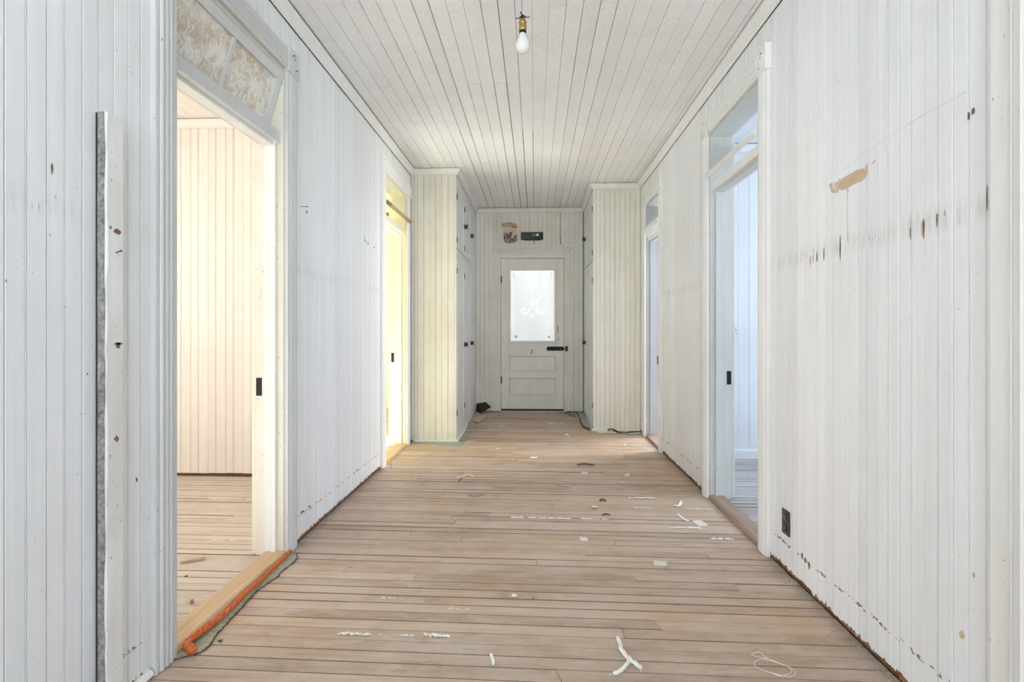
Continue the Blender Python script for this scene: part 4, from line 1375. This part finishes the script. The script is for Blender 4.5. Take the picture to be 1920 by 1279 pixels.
# ------------------------------------------------------------------ orange strip and linoleum along the first left threshold
outer_e = [(-1.238, 1.806), (-1.200, 1.828), (-1.167, 1.853), (-1.160, 1.880), (-1.170, 1.925), (-1.177, 1.969), (-1.181, 2.030), (-1.187, 2.088), (-1.190, 2.160), (-1.196, 2.227), (-1.199, 2.316), (-1.186, 2.390), (-1.176, 2.445), (-1.182, 2.50), (-1.170, 2.575), (-1.176, 2.650), (-1.200, 2.690)]
pts = []
for i in range(len(outer_e) - 1):
    (xa, ya), (xb, yb) = outer_e[i], outer_e[i + 1]
    for k in range(4):
        t = k / 4
        pts.append((xa + (xb - xa) * t + random.uniform(-0.003, 0.003), ya + (yb - ya) * t))
pts.append(outer_e[-1])
pts += [(-1.2385, 2.690), (-1.2385, 1.81)]
lo = MB().sheet(pts, 0.0018, 0.0035).build('linoleum_strip', M['lino'])
tag(lo, 'torn olive linoleum strip on the floor along the first left threshold', 'linoleum')
edge = MB().tube([(x + 0.001, y, 0.0042) for x, y in pts[:-2]], [random.uniform(0.0022, 0.0042) for _ in pts[:-2]], 5, flat=0.7, jit=0.3)
edge.build('dark_edge', M['twig'], lo)
rope_p = [(-1.180, 1.830), (-1.205, 1.850), (-1.226, 1.872), (-1.230, 1.905), (-1.222, 1.954), (-1.216, 2.028), (-1.211, 2.127), (-1.215, 2.218), (-1.217, 2.327), (-1.213, 2.415), (-1.217, 2.53), (-1.219, 2.60), (-1.224, 2.676)]


rp = smooth_path([(x, y, 0.0220 + 0.002 * math.sin(i * 2.1)) for i, (x, y) in enumerate(rope_p)], 14)
rope = tag(empty('carpet_cord', (-1.22, 2.2, 0.005)), 'twisted orange carpet cord lying along the first left threshold', 'cord')
core = MB()
m = len(rp)
for s in range(3):
    strand = []
    for i, p in enumerate(rp):
        t = rp[min(i + 1, m - 1)] - rp[max(i - 1, 0)]
        t.normalize()
        sd = t.cross(Vector((0, 0, 1))).normalized()
        up = sd.cross(t)
        rad = 0.0052 * (1.25 - 0.6 * i / m)
        a = i * 0.30 + s * 2 * math.pi / 3
        strand.append(p + sd * (rad * math.cos(a)) + up * (rad * math.sin(a)))
    core.tube(strand, [0.0068 * (1.3 - 0.65 * i / m) * random.uniform(0.85, 1.15) for i in range(m)], 7, jit=0.2)
core.build('strand', M['orange'], rope)
fz = MB()
for i in range(620):
    k = random.randrange(m - 1)
    p = rp[k]
    d = Vector((random.uniform(-1, 1), random.uniform(-0.7, 0.7), random.uniform(-0.2, 0.9))).normalized()
    a = p + d * 0.008 * (1.25 - 0.6 * k / m)
    b = a + d * random.uniform(0.003, 0.008)
    q = b + Vector((random.uniform(-1, 1), random.uniform(-1, 1), random.uniform(-0.6, 0.4))) * 0.004
    b.z, q.z = max(b.z, 0.0065), max(q.z, 0.0065)
    fz.tube([a, b, q], 0.0006, 3)
fz = fz.build('orange_fuzz', M['orange'], rope)
fz['kind'] = 'stuff'
fz = MB()
for i in range(46):
    k = int((random.random() ** 1.8) * (m - 2))
    p = rp[k] + Vector((-0.006, 0, 0.004))
    d = Vector((random.uniform(-1, 0.5), random.uniform(-0.8, 0.8), random.uniform(0.3, 1.0))).normalized()
    L = random.uniform(0.008, 0.022)
    q = p + d * L + Vector((random.uniform(-1, 1), random.uniform(-1, 1), -0.3)) * L * 0.3
    q.z = max(q.z, 0.0075)
    fz.tube([p, p + d * L * 0.6, q], 0.0004, 3)
fz = fz.build('white_fibres', M['white'], rope)
fz['kind'] = 'stuff'
tf = MB()
for i in range(60):
    a = random.uniform(0, math.pi * 2)
    p = Vector((-1.418, 2.19, 0.003))
    d = Vector((math.cos(a), math.sin(a), random.uniform(0.1, 1.3))).normalized()
    L = random.uniform(0.010, 0.032)
    tf.tube([p, p + d * L * 0.6, p + d * L + Vector((0, 0, -0.15 * L))], 0.0004, 3)
tuft = tf.build('fibre_tuft', M['white'])
tag(tuft, 'tuft of white fibres with an orange core behind the first left threshold', 'fibres')
MB().tube([(-1.412, 2.185, 0.006), (-1.416, 2.192, 0.010), (-1.420, 2.199, 0.006)], 0.006, 8, jit=0.3).build('orange_core', M['orange'], tuft)


# ------------------------------------------------------------------ scraps on the floor
def Z(y):
    return zfloor(y) + 0.0012


def ribbon(name, pts, w, mat, label, cat, group=None, lift=0.004, th=0.001, curl=0.0):
    """curled strip of paint, paper or cloth lying on the floor"""
    P = smooth_path([(x, y, Z(y) + 0.0004 + h * lift) for x, y, h in pts], 6)
    n = len(P)
    vs_ = []
    for i, p in enumerate(P):
        t = P[min(i + 1, n - 1)] - P[max(i - 1, 0)]
        t.z = 0
        t.normalize()
        s = Vector((t.y, -t.x, 0))
        k = math.sin(math.pi * (0.12 + 0.76 * i / (n - 1)))
        ww = w * (0.45 + 0.55 * k) * random.uniform(0.8, 1.2) / 2
        for q, z in ((-1, curl), (0, 0), (1, curl * 0.4)):
            vs_.append(p + s * (q * ww) + Vector((0, 0, z)))
        for q, z in ((1, curl * 0.4), (0, 0), (-1, curl)):
            vs_.append(p + s * (q * ww) + Vector((0, 0, z - 0 + th)))
    fs = []
    for i in range(n - 1):
        for k in range(6):
            a, b = i * 6 + k, i * 6 + (k + 1) % 6
            fs.append((a, b, b + 6, a + 6))
    fs += [tuple(range(6))[::-1], tuple(range((n - 1) * 6, n * 6))]
    return tag(MB().add(vs_, fs).build(name, mat), label, cat, group)


def quad_scrap(name, x, y, w, d, a, mat, label, cat='scrap', n=8, th=0.0012, j=0.12):
    pts = []
    c, s = math.cos(a), math.sin(a)
    per = [(-1, -1), (0, -1), (1, -1), (1, 0), (1, 1), (0, 1), (-1, 1), (-1, 0)]
    for u, v in per:
        u, v = u * w / 2 * random.uniform(1 - j, 1 + j), v * d / 2 * random.uniform(1 - j, 1 + j)
        pts.append((x + u * c - v * s, y + u * s + v * c))
    return tag(MB().sheet(pts, Z(y), th).build(name, mat), label, cat)


def lump(name, x, y, r, mat, label, cat, stretch=(1, 1, 0.7)):
    """small ragged clump"""
    bm = bmesh.new()
    bmesh.ops.create_icosphere(bm, subdivisions=2, radius=1)
    mb = MB()
    for v in bm.verts:
        k = random.uniform(0.65, 1.25)
        v.co = Vector((x + v.co.x * r * stretch[0] * k, y + v.co.y * r * stretch[1] * k, Z(y) + r * stretch[2] * 0.8 + v.co.z * r * stretch[2] * 0.8))
    bm.verts.index_update()
    mb.add([v.co for v in bm.verts], [[v.index for v in f.verts] for f in bm.faces])
    bm.free()
    for i in range(7):
        a = random.uniform(0, 6.28)
        p = Vector((x, y, Z(y) + r * 0.5))
        d = Vector((math.cos(a) * stretch[0], math.sin(a) * stretch[1], 0.2))
        mb.tube([p, p + d * r * 1.1, p + d * r * random.uniform(1.3, 1.8) + Vector((0, 0, -r * 0.25))], 0.0007, 3)
    return tag(mb.build(name, mat), label, cat)


# frayed white rag, a forked strip
rag = tag(empty('frayed_rag', (0.311, 1.87, Z(1.87))), 'frayed forked white rag lying across the floor joint nearest the viewer', 'rag')


def rag_leg(pts, r):
    core = smooth_path([(x, y, Z(y) + r * 0.75) for x, y in pts], 8)
    mb = MB()
    n = len(core)
    for s in range(3):
        P = []
        for i, p in enumerate(core):
            a = i * 0.33 + s * 2.1
            P.append(p + Vector((math.cos(a), math.sin(a) * 0.5, 0.7 * math.sin(a))) * r * 0.45)
        mb.tube(P, [r * 0.55 * random.uniform(0.75, 1.2) for _ in P], 6, jit=0.2)
    for e, d in ((core[0], core[0] - core[3]), (core[-1], core[-1] - core[-4])):
        for _ in range(9):
            v = (d.normalized() + Vector((random.uniform(-1, 1), random.uniform(-1, 1), random.uniform(-0.1, 0.5))) * 0.8) * random.uniform(0.008, 0.018)
            mb.tube([e, e + v * 0.5, e + v + Vector((0, 0, -0.002))], 0.0006, 3)
    return mb


rag_leg([(0.302, 1.998), (0.306, 1.965), (0.304, 1.933), (0.314, 1.892), (0.330, 1.860), (0.352, 1.826)], 0.0085).build('long_strip', M['white'], rag)
rag_leg([(0.322, 1.880), (0.318, 1.862), (0.300, 1.830), (0.282, 1.806), (0.258, 1.790)], 0.0080).build('short_strip', M['white'], rag)
ribbon('plaster_flake', [(-0.154, 1.885, 1), (-0.148, 1.865, 0.3), (-0.143, 1.846, 0.8), (-0.140, 1.826, 0.2)], 0.012, M['white'], 'small white twisted scrap left of the forked rag', 'scrap', curl=0.002)
P = smooth_path([(x, y, Z(y) + 0.0018 + (0.002 if i % 3 else 0)) for i, (x, y) in enumerate([(0.758, 1.927), (0.783, 1.934), (0.796, 1.900), (0.843, 1.863), (0.858, 1.838), (0.846, 1.812), (0.822, 1.805), (0.79, 1.812), (0.752, 1.834), (0.737, 1.862), (0.752, 1.884), (0.784, 1.894), (0.830, 1.872), (0.850, 1.846), (0.838, 1.822), (0.80, 1.808), (0.775, 1.818)])], 8)
st = MB().tube(P, 0.0010, 5)
st.tube(smooth_path([(0.796, 1.900, Z(2) + 0.003), (0.770, 1.908, Z(2) + 0.002), (0.752, 1.922, Z(2) + 0.002), (0.758, 1.930, Z(2) + 0.002)], 8), 0.0010, 5)
tag(st.build('string_loop', M['string']), 'loose loop of thin white string on the near right floor', 'string')
lump('lint_ball', -0.128, 2.290, 0.011, M['grey'], 'grey lint clump, leftmost of three small clumps mid-floor', 'lint', (0.7, 1.4, 0.6))
lump('lint_ball', -0.088, 2.300, 0.012, M['white'], 'white fluff clump between the grey and tan clumps mid-floor', 'lint', (1, 0.9, 0.6))
lump('lint_ball', -0.018, 2.292, 0.014, M['tan'], 'tan crumb clump, rightmost of three small clumps mid-floor', 'lint', (1.3, 0.9, 0.5))
quad_scrap('paper_scrap', 0.262, 2.946, 0.040, 0.052, 0.05, M['paper'], 'small square cream paper scrap at mid-floor')
quad_scrap('paper_scrap', 0.608, 2.660, 0.056, 0.052, -0.1, M['paper'], 'torn white paper scrap with a curled edge nearer the right wall', j=0.3)
quad_scrap('paper_scrap', 0.962, 3.215, 0.056, 0.086, 0.2, M['paper'], 'oblong white paper scrap near the first right threshold')
quad_scrap('paper_scrap', 0.392, 4.300, 0.046, 0.060, 0.0, M['paper'], 'tiny oblong white paper scrap just nearer than the dark stick', j=0.06)
quad_scrap('paper_scrap', -0.009, 4.815, 0.060, 0.055, 0.0, M['white'], 'tiny white paper scrap at the centre of the far floor')
quad_scrap('paper_scrap', -0.282, 3.225, 0.040, 0.055, 0.1, M['grey'], 'small grey square of lint on the left half of the floor', 'lint', j=0.3)
ribbon('paint_curl', [(0.888, 3.520, 0.2), (0.918, 3.515, 0.6), (0.945, 3.560, 1.0), (0.958, 3.600, 2.0)], 0.018, M['white'], 'white paint curl farther from the oblong paper scrap', 'paint flake', curl=0.006)
ribbon('paint_curl', [(0.868, 3.360, 2.0), (0.874, 3.315, 1.2), (0.884, 3.275, 0.8), (0.902, 3.242, 0.3)], 0.015, M['white'], 'long white paint curl just left of the oblong paper scrap', 'paint flake', curl=0.003)
ribbon('paint_curl', [(0.690, 4.232, 0.4), (0.712, 4.225, 0.6), (0.728, 4.262, 2.5)], 0.018, M['white'], 'small hooked white curl on the far right half of the floor', 'paint flake', curl=0.006)
ribbon('bark_stick', [(0.352, 4.530, 1), (0.40, 4.548, 2), (0.45, 4.540, 2), (0.490, 4.532, 1)], 0.024, M['twig'], 'dark splintered stick lying crosswise at mid distance', 'stick', th=0.008)
ribbon('paper_curl', [(0.150, 3.945, 2), (0.19, 3.925, 1.2), (0.250, 3.900, 0.5)], 0.016, M['grey'], 'narrow grey curl of wood on the middle of the floor', 'scrap', th=0.003)
ribbon('dark_flake', [(0.425, 3.600, 0), (0.446, 3.608, 2.4), (0.468, 3.600, 0)], 0.020, M['twig'], 'dark flake lying right of the grey wood curl', 'scrap', th=0.004)
ribbon('dark_flake', [(0.405, 3.325, 0), (0.434, 3.332, 1.8), (0.460, 3.330, 0)], 0.014, M['twig'], 'dark flake beside the long row of white crumbs', 'scrap', th=0.003)
ribbon('plaster_flake', [(0.362, 3.475, 0.5), (0.376, 3.470, 2), (0.392, 3.484, 0.5)], 0.035, M['white'], 'white flake lying between the two dark flakes', 'scrap', th=0.003)
ribbon('twig', [(-0.600, 4.132, 0), (-0.560, 4.142, 0.5), (-0.516, 4.196, 1.6), (-0.466, 4.140, 0.2)], 0.013, M['paper'], 'pale bent twig on the left half of the far floor', 'twig', th=0.004)
ribbon('twig', [(-0.553, 4.10, 1), (-0.560, 4.06, 0.5), (-0.566, 4.02, 0)], 0.010, M['twig'], 'short dark twig just nearer than the pale bent twig', 'twig', th=0.004)
ribbon('lint_strip', [(-0.445, 3.705, 1), (-0.42, 3.678, 1), (-0.385, 3.682, 1.5), (-0.35, 3.712, 1)], 0.020, M['grey'], 'grey lint roll on the left half of the floor', 'lint', th=0.005)
ribbon('plaster_flake', [(0.322, 5.76, 0), (0.337, 5.84, 2), (0.350, 5.80, 1), (0.352, 5.74, 0)], 0.014, M['white'], 'bent white strip on the floor nearest the right cupboard', 'scrap', th=0.003)
ribbon('plaster_flake', [(0.870, 5.34, 0), (0.882, 5.363, 1), (0.900, 5.40, 0)], 0.018, M['white'], 'white splinter near the second right threshold', 'scrap', th=0.003)
ribbon('plaster_flake', [(0.768, 4.945, 1), (0.782, 4.922, 0.5)], 0.020, M['white'], 'white chip beside a tan chip on the far right floor', 'scrap', th=0.004)
ribbon('plaster_flake', [(0.800, 4.87, 0.5), (0.818, 4.90, 1.6)], 0.020, M['tan'], 'tan chip beside a white chip on the far right floor', 'scrap', th=0.004)
ribbon('plaster_flake', [(-0.370, 5.115, 0.4), (-0.352, 5.121, 1.6), (-0.335, 5.118, 0.4)], 0.030, M['white'], 'white flake right of the left cupboard corner', 'scrap', th=0.003)
ribbon('plaster_flake', [(-0.66, 6.27, 0.4), (-0.63, 6.28, 0.9)], 0.030, M['white'], 'white flake in the passage between the cupboards, at its left', 'scrap', th=0.003)
ribbon('plaster_flake', [(-0.405, 6.20, 0.4), (-0.385, 6.26, 1), (-0.33, 6.25, 0.5)], 0.018, M['white'], 'bent white flake between the cupboards, left of the middle', 'scrap', th=0.003)
ribbon('plaster_flake', [(0.150, 6.372, 0.4), (0.190, 6.40, 1.6), (0.235, 6.38, 0.4)], 0.030, M['white'], 'arched white flake between the cupboards, right of the middle', 'scrap', th=0.003)
ribbon('plaster_flake', [(0.285, 6.40, 0.4), (0.315, 6.38, 1.4), (0.360, 6.345, 0.4)], 0.026, M['white'], 'slanting white flake between the cupboards, at its right', 'scrap', th=0.003)
ribbon('plaster_flake', [(0.172, 7.02, 0.4), (0.165, 7.10, 1.4), (0.190, 7.16, 1.0)], 0.022, M['tan'], 'pale curl in front of the end door', 'scrap', th=0.003)
ribbon('plaster_flake', [(-0.155, 7.08, 0.4), (-0.120, 7.06, 1.0)], 0.022, M['white'], 'white chip in front of the end door', 'scrap', th=0.003)

# rows of pale crumbs packed in the joints
rows = [((-0.730, 1.989), (-0.560, 1.990), 0.0055, 'white crumbs along the near left joint, longest white streak'),
        ((-0.520, 1.991), (-0.440, 1.9895), 0.0035, 'thin white crumbs in the near joint, between the two thicker streaks'),
        ((-0.402, 1.992), (-0.310, 1.990), 0.0065, 'thick white crumb streak right of the longest near streak'),
        ((-0.645, 2.262), (-0.540, 2.258), 0.004, 'white crumb streak in the second joint left of the lint clumps'),
        ((-0.350, 2.188), (-0.265, 2.186), 0.003, 'faint crumb streak just nearer and left of the lint clumps'),
        ((-0.137, 3.262), (0.440, 3.252), 0.0055, 'long white crumb streak across the middle of the floor'),
        ((0.632, 3.672), (0.850, 3.668), 0.007, 'ragged white crumb streak far left of the first right threshold'),
        ((0.625, 3.470), (0.765, 3.467), 0.005, 'white crumb streak left of the white paint curl'),
        ((0.958, 3.462), (1.120, 3.458), 0.005, 'white crumb streak touching the first right threshold'),
        ((0.755, 3.132), (0.955, 3.128), 0.006, 'white crumb streak just nearer than the oblong paper scrap'),
        ((0.955, 2.975), (1.070, 2.973), 0.0055, 'short white crumb streak by the near end of the right threshold'),
        ((0.560, 4.04), (0.760, 4.036), 0.005, 'white crumb streak on the far right floor in line with a dark stick')]
for (xa, ya), (xb, yb), r, lab in rows:
    mb = MB()
    n = max(6, int((xb - xa) / 0.007))
    on = True
    for i in range(n):
        if random.random() < (0.10 if on else 0.40):
            on = not on
        if not on:
            continue
        t = (i + random.uniform(-0.3, 0.3)) / n
        x, y = xa + (xb - xa) * t, ya + (yb - ya) * t + random.uniform(-0.003, 0.003)
        k = r * random.choice((0.5, 0.6, 0.8, 1.0, 1.2))
        a = random.uniform(-0.9, 0.9)
        p = Vector((x, y, Z(y) + k * 0.5))
        mb.tube([p - Vector((math.cos(a), math.sin(a), 0)) * k * 1.6, p + Vector((0, 0, k * 0.3)), p + Vector((math.cos(a), math.sin(a), 0)) * k * 1.6], [k * 0.4, k * 0.75, k * 0.35], 5, jit=0.3)
    o = tag(mb.build('crumb_streak', M['white']), lab, 'crumbs', kind='stuff')

# linoleum and underlay leftovers at the cupboards
rl = lambda pts, j=0.012: [(x + random.uniform(-j, j), y + random.uniform(-j, j)) for x, y in pts]
tag(MB().sheet([(-1.215, 5.424), (-0.772, 5.424), (-0.700, 5.424), (-0.690, 5.30), (-0.740, 5.215), (-0.800, 5.245), (-0.860, 5.262), (-0.93, 5.288), (-1.00, 5.330), (-1.08, 5.352), (-1.15, 5.372), (-1.21, 5.380)], Z(5), 0.003).build('linoleum_scrap', M['lino2']),
    'green-grey linoleum remnant along the foot of the left cupboard', 'linoleum')
tag(MB().sheet([(-0.768, 5.93), (-0.700, 5.925), (-0.655, 5.90), (-0.690, 5.72), (-0.690, 5.60), (-0.725, 5.50), (-0.768, 5.50)], Z(5.5) + 0.0015, 0.003).build('linoleum_scrap', M['lino2']),
    'grey linoleum piece beside the left cupboard doors', 'linoleum')
tag(MB().sheet([(-0.735, 5.205), (-0.688, 5.300), (-0.690, 5.475), (-0.655, 5.50), (-0.590, 5.46), (-0.640, 5.380), (-0.660, 5.225)], Z(5), 0.002).build('underlay_scrap', M['tanpaper']),
    'tan underlay paper piece at the corner of the left cupboard', 'paper')
tag(MB().sheet([(-1.12, 5.21), (-0.98, 5.295), (-0.86, 5.245), (-0.80, 5.20), (-0.86, 5.165), (-0.98, 5.225)], Z(5), 0.0015).build('underlay_scrap', M['tanpaper']),
    'thin tan underlay sliver in front of the left cupboard side', 'paper')
tag(MB().sheet([(-0.735, 6.60), (-0.700, 6.86), (-0.610, 6.92), (-0.640, 6.60), (-0.665, 6.36), (-0.72, 6.45)], Z(6.9), 0.002).build('underlay_scrap', M['tanpaper']),
    'tan underlay paper piece beside the far left cupboard door', 'paper')
fp = MB()
fp.add([(-0.775, 7.18, Z(7.1)), (-0.70, 7.02, Z(7.1) + 0.004), (-0.575, 7.10, Z(7.1) + 0.075), (-0.655, 7.21, Z(7.1) + 0.125), (-0.775, 7.21, Z(7.1) + 0.105)], [(0, 1, 2, 3, 4)])
fp.add([(-0.775, 7.185, Z(7.1)), (-0.70, 7.026, Z(7.1) + 0.001), (-0.577, 7.106, Z(7.1) + 0.071), (-0.655, 7.216, Z(7.1) + 0.121), (-0.775, 7.216, Z(7.1) + 0.101)], [(4, 3, 2, 1, 0)])
fp.f += [(i, (i + 1) % 5, 5 + (i + 1) % 5, 5 + i) for i in range(5)]
fp.s += [False] * 5
tag(fp.build('tar_paper_flap', M['tar']), 'curled black tar paper flap in the corner left of the end door', 'tar paper')
gp = [(0.440, 7.21), (0.505, 7.19), (0.545, 7.08), (0.555, 6.90), (0.552, 6.65), (0.545, 6.40), (0.560, 6.20), (0.600, 6.05), (0.622, 6.05), (0.622, 7.21)]
l3 = tag(MB().sheet(gp, Z(7.1), 0.003).build('linoleum_scrap', M['lino2']), 'green linoleum strip at the foot of the right cupboard doors', 'linoleum')
MB().tube(smooth_path([(x - 0.002, y, Z(y) + 0.006) for x, y in gp[:8]], 5), 0.006, 6, flat=0.7, jit=0.2).build('dark_edge', M['tar'], l3)
tag(MB().sheet([(0.24, 7.20), (0.34, 7.205), (0.36, 7.175), (0.46, 7.15), (0.50, 7.02), (0.51, 6.75), (0.47, 6.85), (0.39, 7.02), (0.30, 7.12)], Z(7.1) - 0.0005, 0.002).build('underlay_scrap', plain('grey_felt', (0.25, 0.22, 0.18), 0.95, noise=0.2)),
    'grey-brown felt sliver in front of the end door, right side', 'felt')
tag(MB().sheet([(0.66, 6.02), (0.78, 6.035), (0.86, 6.03), (0.90, 5.94), (0.84, 5.90), (0.78, 5.93), (0.70, 5.90)], Z(6), 0.002).build('underlay_scrap', M['paper']), 'white paper remnant at the foot of the right cupboard, left end', 'paper')
tag(MB().sheet([(0.91, 5.97), (1.00, 6.02), (1.14, 5.985), (1.13, 5.90), (1.02, 5.87), (0.94, 5.89)], Z(6), 0.002).build('underlay_scrap', M['paper']), 'white paper remnant at the foot of the right cupboard, right end', 'paper')
ribbon('tar_paper_strip', [(0.80, 6.02, 3), (0.85, 6.035, 5), (0.90, 5.96, 1), (0.96, 5.925, 1), (1.05, 5.95, 2), (1.13, 5.985, 2)], 0.035, M['tar'], 'torn black tar paper strip at the foot of the right cupboard', 'tar paper', th=0.004)
# first left room floor
ribbon('wood_splinter', [(-1.715, 2.565, 0.5), (-1.67, 2.585, 1.5), (-1.62, 2.615, 1.5)], 0.020, M['tan'], 'brown wood splinter on the floor of the first left room', 'stick', th=0.005)
for xa, xb, yy_, lab in ((-2.16, -1.86, 3.535, 'white paint streak near the back of the left room floor'), (-2.30, -1.90, 3.40, 'second white paint streak on the left room floor, slightly nearer'), (-1.74, -1.60, 2.845, 'short white streak midway on the left room floor')):
    mb = MB()
    n = int((xb - xa) / 0.012)
    for i in range(n):
        if random.random() < 0.25:
            continue
        x = xa + (xb - xa) * i / n
        k = random.uniform(0.002, 0.006)
        p = Vector((x, yy_ + random.uniform(-0.004, 0.004), 0.0012 + k * 0.4))
        mb.tube([p - Vector((0.009, 0.001, 0)), p, p + Vector((0.009, -0.001, 0))], [k * 0.4, k * 0.8, k * 0.4], 5, jit=0.3)
    tag(mb.build('crumb_streak', M['white']), lab, 'crumbs', kind='stuff')
lump('dirt_clod', -1.594, 2.423, 0.006, M['twig'], 'tiny dark clod on the floor of the first left room', 'dirt', (1.2, 1, 0.6))
lump('dirt_clod', -1.140, 1.925, 0.006, M['twig'], 'tiny dark clod beside the olive linoleum strip', 'dirt', (1.2, 1, 0.6))


def debris(name, x, out, y0, y1, n, label):
    mb = MB()
    for i in range(n):
        y = random.uniform(y0, y1)
        d = abs(random.gauss(0, 0.030)) + 0.002
        px = x + out * d
        k = random.choice((0.001, 0.0015, 0.002, 0.003, 0.0045))
        p = Vector((px, y, Z(y) + k * 0.4))
        a, b, c = (Vector((random.uniform(-1, 1), random.uniform(-1, 1), random.uniform(-0.4, 0.8))) * k for _ in range(3))
        mb.add([p + a, p + b, p + c, p - (a + b + c) * 0.5 + Vector((0, 0, k * 0.5))], [(0, 1, 2), (0, 2, 3), (0, 3, 1), (1, 3, 2)])
    tag(mb.build(name, M['dust']), label, 'debris', kind='stuff')


debris('wall_debris', XR - 0.001, -1, 1.45, 2.75, 2600, 'grey grit swept along the foot of the near right wall')
debris('wall_debris', XR - 0.001, -1, 3.80, 5.0, 900, 'grey grit along the foot of the right wall between the doorways')
debris('wall_debris', XL + 0.001, 1, 2.78, 4.36, 2200, 'grey grit along the foot of the left wall between the doorways')

# ------------------------------------------------------------------ repeats share a group
GROUPS = dict(paper_scrap='paper scraps on the hallway floor', plaster_flake='small white flakes on the hallway floor', paint_curl='paint curls on the hallway floor',
              lint_ball='small clumps mid-floor', crumb_streak='streaks of white crumbs in the floor joints', dark_flake='dark flakes on the hallway floor', twig='twigs on the far floor',
              linoleum_scrap='linoleum remnants at the cupboards', underlay_scrap='underlay remnants at the cupboards', nail='old nails in the hallway',
              built_in_cupboard='built-in cupboards flanking the end door', dirt_clod='tiny dark clods', wall_debris='grit along the walls')
for o in SC.objects:
    b = o.name.split('.')[0]
    if o.parent is None and b in GROUPS and 'label' in o:
        o['group'] = GROUPS[b]
